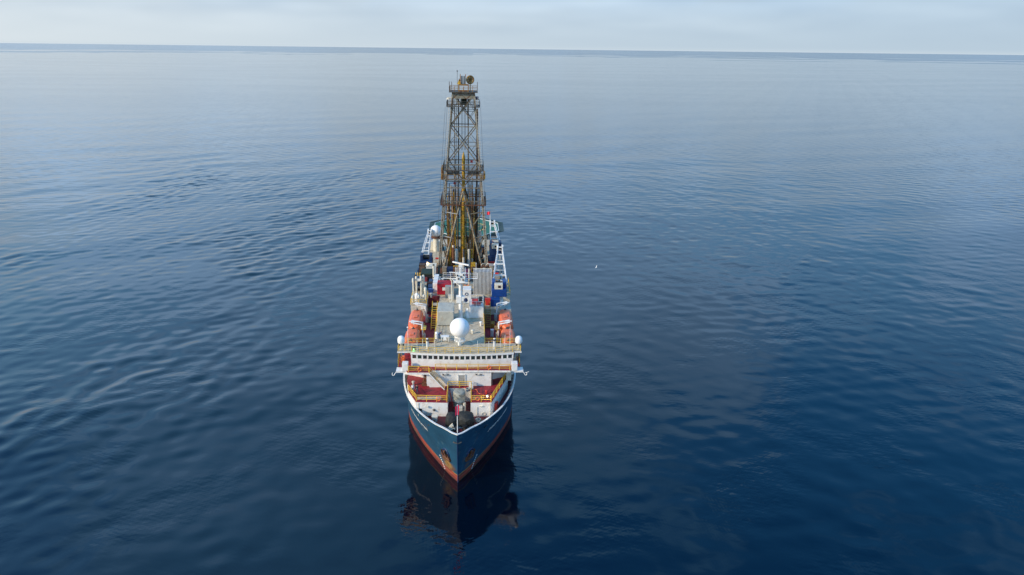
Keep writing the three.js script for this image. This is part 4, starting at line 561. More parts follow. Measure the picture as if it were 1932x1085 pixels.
  // lit floodlights the photograph shows burning
  const lamp = (label, pos, col, I) => { const o = thing('floodlight', label, 'lamp', pos, 'lit floodlights'); new MB().rbox(-0.2, 0.2, 0.0, 0.42, -0.02, 0.26, 0.05).tube([0, -0.5, 0.12], [0, 0, 0.12], 0.05).build('housing', M.greyDk, o); const e = new MB().ball(0, 0.2, -0.1, 0.17, 1, 12).build('lamp_glass', new THREE.MeshStandardMaterial({ color: 0xffffff, emissive: new THREE.Color().setRGB(...col), emissiveIntensity: 2.4 }), o); const l = new THREE.PointLight(new THREE.Color().setRGB(...col), I, 30); l.position.set(0, 0.2, 0.1); l.castShadow = true; o.add(l); l.name = 'lamp_light'; return o; };
  lamp('lit white floodlight on the yellow rail at the port front corner of the forecastle house', [4.95, L1 + 1.0, 5.15], [1, 0.86, 0.6], 6);
  lamp('lit orange floodlight on the white cabin ahead of the starboard derrick leg', [-8.9, 18.75, 65.1], [1, 0.62, 0.28], 6);
  const gl = thing('starboard_sidelight', 'glowing green sidelight on the front of the bridge roof', 'lamp', [-8.15, L3, 13.6]); new MB().rbox(-0.3, 0.3, 0, 0.5, 0, 0.4, 0.05).build('screen', M.greenDk, gl); new MB().ball(0, 0.25, -0.08, 0.15, 1, 10).build('lamp_glass', new THREE.MeshStandardMaterial({ color: 0xffffff, emissive: new THREE.Color().setRGB(0.25, 1, 0.45), emissiveIntensity: 0.9 }), gl); const l = new THREE.PointLight(new THREE.Color().setRGB(0.2, 1, 0.4), 0.7, 15); l.position.set(0, 0.25, 0.12); l.name = 'lamp_light'; l.castShadow = true; gl.add(l);
}
// ---------------------------------------------------------------- bridge roof fittings
{
  const spots = [[-9.1, 13.35, 4.6], [-7.5, 13.3, 2.1], [-6.5, 13.2, 2.4], [-4.4, 12.9, 2.4], [-1.6, 12.75, 1.7], [-0.7, 12.75, 1.5], [3.3, 12.8, 2.3], [5.3, 13.0, 2.1], [6.1, 13.1, 1.9], [7.4, 13.2, 2.6], [8.2, 13.3, 3.2], [9.1, 13.4, 5.0]];
  const aerialLabel = ['', 'short white aerial pole next to the ball topped pole on the bridge roof', 'white aerial pole between the ball topped pole and the starboard compass repeater post', 'white aerial pole at the roof front, inboard of the starboard compass repeater post', 'short white aerial pole just starboard of the large dome pedestal', 'stub white aerial pole right in front of the large dome pedestal', 'white aerial pole at the roof front between the large dome and the port repeater post', 'white aerial pole just inboard of the port compass repeater post', 'short white aerial pole right in front of the port compass repeater post', 'white aerial pole just outboard of the port compass repeater post', 'stout white aerial pole next to the tall aerial by the port small dome', ''];
  spots.forEach(([x, s, h], i) => { const o = thing('whip_aerial', i === 0 ? 'tall white aerial pole with a ball top behind the green sidelight' : i === 11 ? 'tall white aerial pole beside the port small dome' : aerialLabel[i], 'aerial', [x, L3, s], 'aerial poles on the bridge roof'); new MB().tube([0, 0, 0], [0, h, 0], 0.055, 6, 0.035).build('rod', M.white2, o); new MB().cyl(0, 0, 0.25, 0, 0.1, 8).build('base', M.greyLt, o); if (i === 0) new MB().ball(0, h, 0, 0.16, 1, 10).build('ball_top', M.white2, o); });
  for (const [x, l] of [[-5.75, 'white compass repeater post with dark cap on the starboard side of the bridge roof'], [6.35, 'white compass repeater post with dark cap on the port side of the bridge roof']]) { const o = thing('repeater_post', l, 'instrument', [x, L3, 14.4], 'compass repeater posts'); new MB().cyl(0, 0, 1.5, 0, 0.2, 12, 0.24).build('post', M.white2, o); new MB().ball(0, 1.72, 0, 0.27, 0.9, 12).build('bowl', M.greyDk, o); new MB().ball(0, 1.95, 0, 0.2, 0.7, 10).build('cap', M.white2, o); }
  const t = thing('roof_table', 'small white table with a paper on the bridge roof beside the person in blue', 'table', [-2.7, L3, 17.9]); new MB().rbox(-0.75, 0.75, 0.9, 1.0, -0.5, 0.5, 0.03).build('table_top', M.white2, t); for (const [a, b] of [[-0.65, -0.4], [0.65, -0.4], [-0.65, 0.4], [0.65, 0.4]]) new MB().tube([a, 0, b], [a, 0.9, b], 0.05).build('leg', M.white2, t); new MB().box(-0.25, 0.35, 1.002, 1.02, -0.3, 0.3).build('paper', M.white2, t); new MB().front([[-0.3, 0.3], [0.3, 0.3], [0.15, 0.9], [-0.3, 0.9]], -0.52, -0.46).build('cloth', M.white2, t);
  for (const [x, l] of [[-4.3, 'grey stool beside the white roof table'], [-1.5, 'grey stool on the far side of the white roof table']]) single('stool', l, 'stool', [x, L3, 17.3], new MB().cyl(0, 0.42, 0.5, 0, 0.25, 12).tube([-0.18, 0, -0.18], [-0.1, 0.44, -0.1], 0.03).tube([0.18, 0, -0.18], [0.1, 0.44, -0.1], 0.03).tube([0, 0, 0.2], [0, 0.44, 0.1], 0.03), M.grey, 'stools on the bridge roof');
  single('white_buoy', 'small white capsule shaped buoy at the starboard edge of the bridge roof', 'buoy', [-4.35, L3, 19.2], new MB().add(new THREE.CapsuleGeometry(0.36, 0.55, 6, 14).translate(0, 0.64, 0)).cyl(0, 0, 0.1, 0, 0.3), M.dome);
  const gc = thing('roof_container', 'pale grey corrugated container standing on the roof beside the mast', 'container', [-2.9, L3, 27.6]); new MB().rbox(-1.6, 1.6, 0.12, 3.05, -2.5, 2.5, 0.04).build('body', M.greyLt, gc); for (let i = 0; i < 14; i++) new MB().box(-1.5 + i * 0.222, -1.4 + i * 0.222, 0.2, 2.95, -2.56, -2.5).box(-1.5 + i * 0.222, -1.4 + i * 0.222, 3.05, 3.1, -2.4, 2.4).build('corrugation', M.cream, gc); for (const x of [-1.5, 1.4]) new MB().box(x, x + 0.12, 0, 0.12, -2.4, 2.4).build('skid', M.greyDk, gc);
  const gb = thing('roof_machinery_box', 'white machinery box with railed top on the port side of the centre roof', 'deck box', [3.15, L3, 31]); new MB().rbox(-1.45, 1.45, 0, 2.5, -1.6, 2.6, 0.05).build('body', M.white, gb); new MB().rail([[-1.4, 2.5, -1.5], [1.4, 2.5, -1.5], [1.4, 2.5, 2.5], [-1.4, 2.5, 2.5], [-1.4, 2.5, -1.5]], 1.0, 0.04, 1.4).build('railing', M.white2, gb); new MB().rbox(-0.9, 0.4, 2.5, 3.1, -0.4, 1.4, 0.1).drum(-0.6, 0.9, 2.9, -0.9, 0.35).build('winch', M.redUnit, gb); new MB().rbox(0.5, 1.2, 2.5, 3.5, 0.4, 1.6, 0.08).build('motor', M.black, gb);
  single('tarp_bundle', 'crumpled white tarpaulin lying on the roof behind the mast', 'tarpaulin', [1.4, L3, 30.2], (() => { const g = new THREE.SphereGeometry(1, 14, 9), p = g.attributes.position; for (let i = 0; i < p.count; i++) { const n = 0.7 + 0.7 * fbm(p.getX(i) * 2, p.getY(i) * 2, p.getZ(i) * 2, 3); p.setXYZ(i, p.getX(i) * 0.6 * n, Math.max(0, p.getY(i) * 1.5 * n + 0.2), p.getZ(i) * 0.9 * n); } g.computeVertexNormals(); return new MB().add(g); })(), M.white2);
  const gh = thing('grey_vent_house', 'grey white vent house with a round port behind the mast', 'vent house', [1.2, L3, 38.6]); new MB().rbox(-0.9, 0.9, 0, 3.1, -0.9, 1.6, 0.06).build('body', M.white, gh); new MB().add(new THREE.TorusGeometry(0.3, 0.07, 6, 16).translate(-0.1, 2.1, 0.93)).build('port_ring', M.blueDk, gh);
}
// ---------------------------------------------------------------- containers, vents and machinery on the raised deck
{
  const rc = thing('red_container', 'bright red shipping container on the raised deck', 'container', [-3.75, L3, 44.2]); new MB().rbox(-1.65, 1.65, 0.1, 2.55, -1.3, 1.3, 0.04).build('body', M.redBox, rc); for (let i = 0; i < 11; i++) new MB().box(-1.55 + i * 0.3, -1.42 + i * 0.3, 0.2, 2.5, -1.36, -1.3).box(-1.55 + i * 0.3, -1.42 + i * 0.3, 2.55, 2.61, -1.25, 1.25).build('corrugation', M.redBox, rc); for (const x of [-1.5, 1.4]) new MB().box(x, x + 0.12, 0, 0.1, -1.2, 1.2).build('skid', M.black, rc); new MB().box(-0.5, 0.15, 1.1, 1.8, -1.42, -1.37).build('sign_plate', M.white2, rc);
  const gk = thing('grey_cabinet', 'tall grey cabinet standing against the red container', 'cabinet', [-2.6, L3, 41.6]); new MB().rbox(-0.95, 0.95, 0, 2.6, -0.5, 0.7, 0.05).build('body', M.grey, gk); new MB().box(-0.03, 0.03, 0.1, 2.5, -0.55, -0.5).build('door_seam', M.greyDk, gk); new MB().rbox(-0.3, 0.9, 0, 1.1, -1.9, -0.9, 0.05).build('low_box', M.greyLt, gk);
  const lw = thing('long_white_locker', 'long narrow white locker lying fore and aft beside the red container', 'locker', [-5.9, L3, 46.4]); new MB().rbox(-0.55, 0.55, 0, 2.0, -1.6, 5.2, 0.08).build('body', M.white2, lw); new MB().rbox(-1.75, -0.65, 0, 0.9, -0.6, 5.2, 0.06).build('side_bin', M.blueDk, lw); for (let k = 0; k < 3; k++) new MB().box(-0.57, 0.57, 2.0, 2.05, -1.2 + k * 2.2, -1.1 + k * 2.2).build('lid_strap', M.greyLt, lw);
  // gooseneck vents
  const goose = (h, r, bend, mat) => { const b = new MB(); b.path([[0, 0, 0], [0, h * 0.75, 0], [0, h * 0.93, -bend * 0.25], [0, h, -bend * 0.6], [0, h * 0.93, -bend], [0, h * 0.84, -bend * 1.1]], r, 20, 8); return b; };
  const vs = [[-10.3, 37.8, 1.7, 0.22], [-9.0, 37.8, 1.8, 0.25], [-8.0, 38.4, 1.7, 0.24], [-10.4, 41, 4.6, 0.2], [-9.8, 42, 4.7, 0.22], [-8.75, 41.6, 4.9, 0.24], [-8.25, 42.2, 4.9, 0.24], [-7.7, 39.6, 2.9, 0.3], [-2.3, 36.6, 2.0, 0.14]];
  vs.forEach(([x, s, h, r], i) => { const o = thing('gooseneck_vent', i < 7 ? ['outboard one of the short cream gooseneck vents along the raised starboard deck rail', 'middle one of the short cream gooseneck vents along the raised starboard deck rail', 'inboard one of the short cream gooseneck vents along the raised starboard deck rail', 'slimmest tall cream vent pipe, outermost of the tall starboard row', 'tall cream gooseneck vent pipe, second from the ship side in the starboard row', 'tall cream gooseneck vent pipe, third from the ship side in the starboard row', 'tall cream gooseneck vent pipe, innermost of the tall starboard row'][i] : i === 7 ? 'fat cream gooseneck vent on the raised starboard deck' : 'slim white gooseneck vent on the centre roof ahead of the grey cabinet', 'vent', [x, i === 8 ? L3 : L3, s], 'gooseneck vents'); goose(h, r, 0.8, 0).build('pipe', M.cream, o); new MB().cyl(0, 0, 0.15, 0, r * 1.6, 10).build('flange', M.grey, o); });
  single('white_tank', 'rounded white tank among the gooseneck vents', 'tank', [-9.6, L3, 39.2], new MB().add(new THREE.CapsuleGeometry(0.42, 0.9, 6, 14).translate(0, 0.87, 0)).cyl(0, 0, 0.12, 0, 0.4), M.dome);
  const bp = thing('blue_pump_unit', 'faded blue pump unit behind the tall starboard vents', 'pump', [-9.6, L3, 47]); new MB().rbox(-1.1, 1.1, 0.3, 1.5, -1.3, 1.6, 0.1).rbox(-0.9, 0.6, 1.5, 2.6, -0.2, 1.4, 0.1).build('casing', M.bluePump, bp); new MB().box(-1.2, 1.2, 0, 0.3, -1.4, 1.7).build('skid', M.brown, bp); new MB().rbox(-0.7, 0.2, 1.9, 2.5, -0.5, -0.2, 0.05).build('panel', M.white2, bp); new MB().drum(-1.0, 1.0, 0.9, -1.6, 0.35).build('motor', M.greyDk, bp);
  const yf = thing('yellow_pipe_frame', 'yellow pipe frame on the starboard deck edge behind the blue pump', 'frame', [-10.2, L3, 51]); for (const k of [-0.45, 0, 0.45]) new MB().tube([k, 0, -0.4], [k, 2.6, -0.2], 0.09).tube([k, 0, 0.6], [k, 2.2, 0.5], 0.09).build('upright', M.yellow, yf); new MB().box(-0.7, 0.7, 0.9, 1.3, -0.5, 0.7).box(-0.7, 0.7, 0, 0.2, -0.5, 0.7).build('tray', M.yellow2, yf);
  const rb = thing('rescue_boat', 'dark green and black rescue boat with a red stripe on its cradle', 'boat', [-8.6, 16, 57.6]);
  { const sec = [[-1.5, 2.6], [-1.35, 1.6], [-0.6, 1.1], [0.6, 1.1], [1.35, 1.6], [1.5, 2.6]]; const g = new THREE.ExtrudeGeometry(new THREE.Shape(sec.map((a) => new THREE.Vector2(...a))), { depth: 5, bevelEnabled: true, bevelSize: 0.1, bevelThickness: 0.3, bevelSegments: 2 }).translate(0, 0, -3.2); const p = g.attributes.position; for (let i = 0; i < p.count; i++) { const z = p.getZ(i), t = clamp((-z - 0.2) / 3.2); p.setX(i, p.getX(i) * (1 - 0.65 * t * t)); } g.computeVertexNormals(); new MB().add(g).build('hull', M.black, rb);
    new MB().box(-1.62, 1.62, 2.32, 2.5, -1.95, 0.4).build('stripe', M.redUnit, rb); new MB().rbox(-1.35, 1.35, 2.72, 3.15, -1.9, 2.2, 0.15).build('cover', M.greenDk, rb); new MB().rbox(-0.3, 0.3, 1.0, 2.4, -2.75, -2.15, 0.1).build('outboard_engine', M.redDark, rb); for (const k of [-1, 2]) new MB().box(-1.1, 1.1, 0, 1.12, k - 0.15, k + 0.15).build('cradle', M.blueDk, rb); }
  const wc = thing('white_deck_cabin', 'small white cabin under the lit floodlight behind the rescue boat', 'cabin', [-7.9, 16, 63.8]); new MB().rbox(-1.2, 1.2, 0, 2.7, -1.2, 1.3, 0.06).build('walls', M.white, wc); new MB().box(-1.3, 1.3, 2.7, 2.82, -1.3, 1.4).build('roof', M.cream, wc); new MB().box(-0.8, -0.1, 0.05, 1.95, -1.26, -1.2).build('door', M.greyLt, wc); new MB().box(0.2, 0.8, 1.2, 1.8, -1.25, -1.2).build('window', M.glass, wc);
  single('dark_reel_frame', 'dark brown hose reel frame at the starboard deck edge beside the white cabin', 'reel', [-10.1, 16, 64], new MB().drum(-0.6, 0.6, 1.6, 0, 1.3, 18).box(-0.8, -0.65, 0, 2.9, -0.9, 0.9).box(0.65, 0.8, 0, 2.9, -0.9, 0.9).box(-0.8, 0.8, 2.75, 2.9, -0.9, 0.9), M.brown);
  single('tan_column_box', 'tan upright locker at the foot of the derrick, starboard of centre', 'locker', [-4.6, 16, 62.9], new MB().rbox(-0.55, 0.55, 0, 2.5, -0.6, 0.6, 0.06).box(-0.6, 0.6, 2.5, 2.6, -0.65, 0.65), M.wood);
  single('navy_tank', 'navy blue square tank beside the tan locker', 'tank', [-3.2, 16, 63.2], new MB().rbox(-0.85, 0.85, 0.15, 2.4, -0.8, 0.8, 0.1).box(-0.9, -0.7, 0, 0.15, -0.8, 0.8).box(0.7, 0.9, 0, 0.15, -0.8, 0.8), M.blueDk);
  single('purple_tank', 'dark purple drum on the pipe deck behind the radar mast', 'tank', [1.2, 16, 60.5], new MB().cyl(0, 0.1, 2.6, 0, 0.8, 18).cyl(0, 0, 0.1, 0, 0.9, 18), M.purple);
  const ym = thing('yellow_winch', 'tall yellow winch unit behind the ribbed casing', 'winch', [2.55, 16, 64.2]); new MB().rbox(-0.6, 0.6, 0.2, 3.3, -0.5, 0.7, 0.12).build('frame', M.yellow2, ym); new MB().drum(-0.5, 0.5, 1.9, -0.6, 0.55).build('drum', M.brown, ym); new MB().box(-0.75, 0.75, 0, 0.2, -0.7, 0.9).build('base', M.ochre, ym);
  const mm = thing('mud_manifold', 'tangle of brown and ochre mud pipes on the port side of the pipe deck', 'manifold', [4.5, 16, 64]); { const q = rng(9); for (let i = 0; i < 12; i++) { const x = -1.3 + q() * 2.6, s = -1 + q() * 2, h = 1 + q() * 2.1; new MB().path([[x, 0, s], [x, h * 0.8, s], [x + 0.2, h, s], [x + 0.6 + q() * 0.8, h, s + (q() - 0.5)]], 0.09 + q() * 0.08, 12, 6).build('pipe_bend', [M.ochre, M.rust, M.brown, M.greyLt][i % 4], mm); } new MB().box(-1.6, 1.6, 0, 0.15, -1.3, 1.3).build('tray', M.rust, mm); }
  const ho = thing('grey_hopper', 'grey bulk hopper with sloped sides on the port side of the pipe deck', 'hopper', [7.4, 16, 63.6]); new MB().add(new THREE.CylinderGeometry(1.35, 0.5, 2.2, 4).rotateY(0.785).translate(0, 1.9, 0)).build('bin', M.grey, ho); for (const [a, b] of [[-0.8, -0.8], [0.8, -0.8], [-0.8, 0.8], [0.8, 0.8]]) new MB().tube([a, 0, b], [a * 0.95, 2.2, b * 0.95], 0.1).build('leg', M.greyDk, ho); new MB().path([[0.3, 2.9, 0], [0.9, 3.6, 0.2], [1.4, 2.0, 0.4]], 0.16, 12).build('hose', M.white2, ho);
  single('red_power_pack', 'red hydraulic power pack beside the port derrick leg', 'power pack', [7.2, 13.55, 67.6], new MB().rbox(-1.05, 1.05, 0.3, 5.2, -0.6, 0.8, 0.1).box(-1.1, 1.1, 0, 0.3, -0.7, 0.9).drum(-0.8, 0.8, 4.4, -0.8, 0.4), M.redUnit);
  single('red_tool_chest', 'small red tool chest at the head of the port stair', 'chest', [5.6, L3, 37.0], new MB().rbox(-0.55, 0.55, 0, 1.3, -0.4, 0.5, 0.06).box(-0.6, 0.6, 1.3, 1.38, -0.45, 0.55), M.redUnit);
  const or = thing('orange_gas_rack', 'rack of small orange cylinders behind the radar mast', 'rack', [0.9, L3, 45.6]); for (let i = 0; i < 6; i++) new MB().cyl(-0.55 + i * 0.22, 0.1, 1.5, 0, 0.1, 8).build('cylinder', i % 3 ? M.orange : M.ochre, or); new MB().box(-0.75, 0.75, 0, 0.1, -0.3, 0.3).rail([[-0.7, 0.1, -0.25], [0.7, 0.1, -0.25]], 1.2, 0.05, 0.7).build('rack_frame', M.yellow, or);
  const q = rng(41), kinds = [['equipment_skid', 'skid'], ['deck_pump', 'pump'], ['hose_reel', 'reel'], ['tool_basket', 'basket']];
  const spots = [[-5.6, 16, 55.5, M.greyLt, 'pale grey equipment skid astern of the long white locker'], [-2.6, 16, 55, M.brown, 'brown pump skid on the pipe deck astern of the red container'], [-0.4, 16, 57.5, M.grey, 'grey generator skid on the pipe deck astern of the mast'], [-1.2, 16, 62.6, M.rust, 'rusty pipe skid at the foot of the derrick on the centreline'], [8.6, 16, 56.5, M.grey, 'grey valve skid below the boom of the blue crane'], [8.9, 16, 60.5, M.ochre, 'ochre hose skid below the boom head of the blue crane'], [4.0, 16, 58.5, M.brown, 'brown filter skid astern of the ribbed casing'], [6.2, 16, 54.6, M.greyLt, 'pale pump skid astern of the casing, port side'], [-6.8, 13.55, 79, M.greyLt, 'pale skid on the drill floor behind the starboard derrick leg'], [6.6, 13.55, 79.0, M.grey, 'grey skid on the drill floor behind the port derrick leg'], [-4, 13.55, 84, M.white, 'white module on the stern house, starboard of centre'], [-0.5, 13.55, 86, M.greyLt, 'pale module on the stern house at the centreline'], [3.4, 13.55, 84, M.cream, 'cream module on the stern house, port of centre'], [5.6, 13.55, 92, M.brown, 'brown winch skid on the stern house below the dark blue crane boom'], [-3.5, 13.55, 96, M.ochre, 'ochre reel skid on the stern house near the aft dome'], [1.5, 13.55, 98, M.white, 'white vent module on the stern house ahead of the helideck'], [8.4, 13.55, 99, M.wood, 'tan module on the stern house by the port helideck corner']];
  spots.forEach(([x, y, s, m, l], i) => { const o = thing('machinery_skid', l, 'machinery', [x, y, s], 'machinery skids on the working decks'), W = 0.8 + q() * 0.6, Hh = 1.2 + q() * 1.4, D = 0.8 + q() * 0.8; new MB().box(-W - 0.15, W + 0.15, 0, 0.2, -D - 0.15, D + 0.15).build('base_frame', M.black, o); new MB().rbox(-W, W * 0.3, 0.2, 0.2 + Hh, -D, D, 0.08).build('housing', m, o); new MB().cyl(W * 0.65, 0.2, 0.5 + Hh * 0.8, 0, W * 0.33, 12).build('vessel', i % 2 ? M.greyLt : M.white, o); new MB().path([[W * 0.65, Hh * 0.7, -0.3], [W * 0.4, Hh * 0.9, -D - 0.1], [-W * 0.5, Hh * 0.6, -D - 0.2], [-W * 0.5, 0.2, -D - 0.1]], 0.08, 14, 6).build('pipe_run', i % 3 ? M.ochre : M.rust, o); new MB().drum(-W, 0, Hh + 0.45, 0, 0.25).build('motor', [M.redUnit, M.blueDk, M.greyDk, M.yellow2][i % 4], o); });
  for (let i = 0; i < 9; i++) single('drill_pipe', 'brown length of drill pipe lying fore and aft on the pipe deck', 'pipe', [-1.9 + i * 0.3, 16, 58.9], new MB().barrel(0, 0.13, -2.2, 2.2, 0.12, 8).barrel(0, 0.17, -2.4, -2.1, 0.16, 8), i % 3 ? M.brown : M.rust, 'drill pipes on the pipe deck');
  const sf = thing('stern_flagpole', 'white pole with a small red flag above the helideck edge', 'flagpole', [7.9, 14.0, 112]); new MB().tube([0, 0, 0], [0, 7.3, 0], 0.09, 6).build('pole', M.white2, sf); { const g = new THREE.PlaneGeometry(1.5, 1.0, 10, 6), p = g.attributes.position; for (let i = 0; i < p.count; i++) { const u = p.getX(i) / 1.5 + 0.5; p.setXYZ(i, -u * 1.1, p.getY(i) + 7.0 - u * 0.35, Math.sin(u * 6) * 0.22); } g.computeVertexNormals(); new MB().add(g).build('flag', new THREE.MeshStandardMaterial({ color: new THREE.Color().setRGB(0.65, 0.03, 0.05), roughness: 0.9, side: THREE.DoubleSide }), sf); }
  for (const [x, s, l] of [[-6.3, 12.6, 'rusty brown pipe bundle leaning under the bridge wing stair landing']]) single('pipe_bundle', l, 'pipes', [x, L1, s], new MB().tube([-0.2, 0, 0], [0.1, 1.9, 0.3], 0.12).tube([0.1, 0, 0.1], [0.3, 1.8, 0.35], 0.12).tube([0.3, 0, -0.1], [0.4, 2.0, 0.2], 0.1).box(-0.4, 0.5, 0, 0.5, -1.4, -0.6), M.rust);
}
// ---------------------------------------------------------------- small gear on the decks
{
  const coil = (label, at, mat, r = 0.42) => { const b = new MB(); for (let k = 0; k < 5; k++) b.add(new THREE.TorusGeometry(r - 0.03 * (k % 2), 0.06, 6, 18).rotateX(Math.PI / 2).translate(0, 0.06 + k * 0.09, 0)); single('rope_coil', label, 'rope', at, b, mat, 'rope coils on the decks'); };
  coil('pale rope coil on the bow deck beside the port mooring bitts', [3.4, L0, 3.6], M.cream); coil('dark rope coil on the bow deck next to the rope reel', [-5.6, L0, 4.5], M.brown, 0.36); coil('pale rope coil on the bow deck between the stem and the port bitts', [1.5, L0, -0.8], M.wood, 0.34); coil('grey rope coil on the red deck by the deckhouse door', [1.6, L1, 9.4], M.grey, 0.36);
  const hose = (label, pts, at, mat) => single('deck_hose', label, 'hose', at, new MB().path(pts, 0.06, 40, 6), mat, 'hoses lying on the decks');
  hose('orange hose snaking across the red deck from the deckhouse door', [[0, 0.06, 0], [0.9, 0.06, -1.2], [2.0, 0.06, -0.7], [2.6, 0.06, -2.2], [3.4, 0.06, -2.6]], [1.0, L1, 10.4], M.orange); hose('black hose lying along the bow deck to the port house wall', [[0, 0.06, 0], [0.5, 0.06, 1.4], [-0.3, 0.06, 2.2], [0.6, 0.06, 3.2]], [4.4, L0, 1.4], M.black); hose('white hose looped on the centre roof beside the container', [[0, 0.06, 0], [0.4, 0.06, 1.6], [0.1, 0.06, 3.0], [0.9, 0.06, 4.4]], [-0.9, L3, 21], M.white2);
  for (const [x, y, s, l] of [[-3.4, L1 + 0.62, 5.22, 'orange lifebuoy on the yellow rail of the forecastle house, starboard'], [3.3, L1 + 0.62, 5.22, 'orange lifebuoy on the yellow rail beside the lit floodlight'], [5.4, L2 + 0.6, 10.96, 'orange lifebuoy on the bridge deck rail to port of the door'], [-6.9, L2 + 0.6, 10.2, 'orange lifebuoy on the landing rail above the red deck']]) single('lifebuoy', l, 'lifebuoy', [x, y, s], new MB().add(new THREE.TorusGeometry(0.3, 0.075, 8, 18)), M.orange, 'lifebuoys on the rails');
  const mush = (label, at, r, h, mat) => { const o = thing('mushroom_vent', label, 'vent', at, 'small mushroom vents'); new MB().cyl(0, 0, h, 0, r * 0.6, 10).build('trunk', mat, o); new MB().cyl(0, h, h + 0.12, 0, r, 12).ball(0, h + 0.12, 0, r, 0.4, 12).build('cap', mat, o); };
  mush('small grey mushroom vent on the red deck by the starboard rail', [-8.2, L1, 11.6], 0.3, 0.6, M.greyLt); mush('small red mushroom vent on the port side of the red deck', [4.9, L1, 8.2], 0.28, 0.5, M.redUnit); mush('small cream mushroom vent on the centre roof behind the large dome', [2.4, L3, 21.4], 0.32, 0.55, M.cream); mush('small white mushroom vent on the centre roof near the port rail', [4.0, L3, 25.2], 0.3, 0.7, M.white2); mush('small grey mushroom vent between the red container and the raised deck rail', [-6.6, L3, 41.4], 0.34, 0.8, M.grey); mush('small cream mushroom vent between the mast and the machinery box', [1.0, L3, 25.8], 0.28, 0.6, M.cream);
  const crate = (label, at, w, h, d, mat) => { const o = thing('gear_box', label, 'box', at, 'gear boxes on the decks'); new MB().rbox(-w, w, 0, h, -d, d, 0.04).build('body', mat, o); new MB().rbox(-w - 0.04, w + 0.04, h, h + 0.07, -d - 0.04, d + 0.04, 0.02).build('lid', mat, o); for (const k of [-0.5, 0.5]) new MB().box(w * k - 0.03, w * k + 0.03, 0.05, h - 0.05, -d - 0.03, -d).build('strap', M.greyDk, o); };
  [['blue gear box on the raised deck between the vents and the red container', [-6.9, L3, 44.6], 0.5, 0.8, 0.4, M.blue], ['yellow gear box on the raised deck behind the white tank', [-8.4, L3, 44.6], 0.45, 0.7, 0.5, M.yellow2], ['rusty gear box on the raised deck beside the blue pump', [-7.4, L3, 48.6], 0.6, 0.9, 0.6, M.rust], ['dark gear box beside the foot of the ribbed casing', [1.7, L3, 43.9], 0.5, 0.9, 0.5, M.greyDk], ['grey gear box on the raised deck port of the ribbed casing', [7.4, L3, 45.5], 0.45, 1.1, 0.6, M.grey], ['ochre gear box by the port rail of the raised deck', [9.6, L3, 47.4], 0.5, 0.8, 0.7, M.ochre], ['white gear box on the port rail side behind the blue crane', [9.4, L3, 50.0], 0.6, 1.0, 0.5, M.white], ['green gear box on the pipe deck ahead of the white cabin', [-6.0, 16, 60.4], 0.6, 0.9, 0.6, M.greenDk], ['red gear box on the pipe deck beside the navy tank', [-1.8, 16, 64.2], 0.4, 1.2, 0.4, M.redUnit], ['yellow gear box at the foot of the derrick beside the mud pipes', [6.3, 16, 62], 0.45, 1.3, 0.5, M.yellow2], ['cream gear box on the raised deck abaft the ribbed casing', [3.4, L3, 48.4], 0.7, 1.6, 0.7, M.cream], ['rusty gear box on the raised deck abaft the ribbed casing', [5.2, L3, 49.6], 0.8, 2.0, 0.7, M.rust], ['black gear box on the pipe deck in the lee of the casing', [5.6, 16, 57.2], 0.5, 1.0, 0.5, M.black], ['orange gear box on the pipe deck starboard edge beside the rescue boat', [-9.9, 16, 60.9], 0.45, 0.9, 0.6, M.orange], ['grey gear box on the boat deck inboard of the port lifeboats', [6.4, L2, 21.2], 0.45, 1.0, 0.6, M.grey], ['white gear box on the port boat deck at the stair foot', [6.3, L2, 26.3], 0.3, 1.4, 0.3, M.white2], ['yellow gear box on the port boat deck beside the davit winch', [6.6, L2, 31.4], 0.35, 0.8, 0.8, M.yellow2], ['grey gear box on the starboard boat deck behind the davit', [-6.3, L2, 33.6], 0.4, 1.0, 0.5, M.greyDk]].forEach((a) => crate(...a));
  for (const [i, [x, s, h, m, l]] of [[-10.3, 45.4, 3.6, M.brown, 'brown vent pipe at the starboard deck edge beside the blue pump'], [-6.6, 51.2, 4.2, M.cream, 'cream exhaust pipe at the after edge of the raised deck'], [0.2, 50.6, 3.4, M.rust, 'rusty exhaust pipe on the centreline abaft the radar mast'], [1.6, 48.6, 4.4, M.greyLt, 'pale exhaust pipe between the mast and the ribbed casing'], [7.2, 49.4, 3.8, M.ochre, 'ochre exhaust pipe abaft the blue crane house'], [-1.6, 48.8, 2.8, M.greyDk, 'dark exhaust pipe behind the red container']].entries()) { const o = thing('exhaust_pipe', l, 'pipe', [x, L3, s], 'exhaust pipes on the raised deck'); new MB().cyl(0, 0, h, 0, 0.22, 12).build('stack', m, o); new MB().cyl(0, h * 0.3, h * 0.34, 0, 0.3, 12).build('collar', M.greyDk, o); new MB().cyl(0, h, h + 0.25, 0, 0.25, 12, 0.2).build('rain_cap', M.black, o); }
}
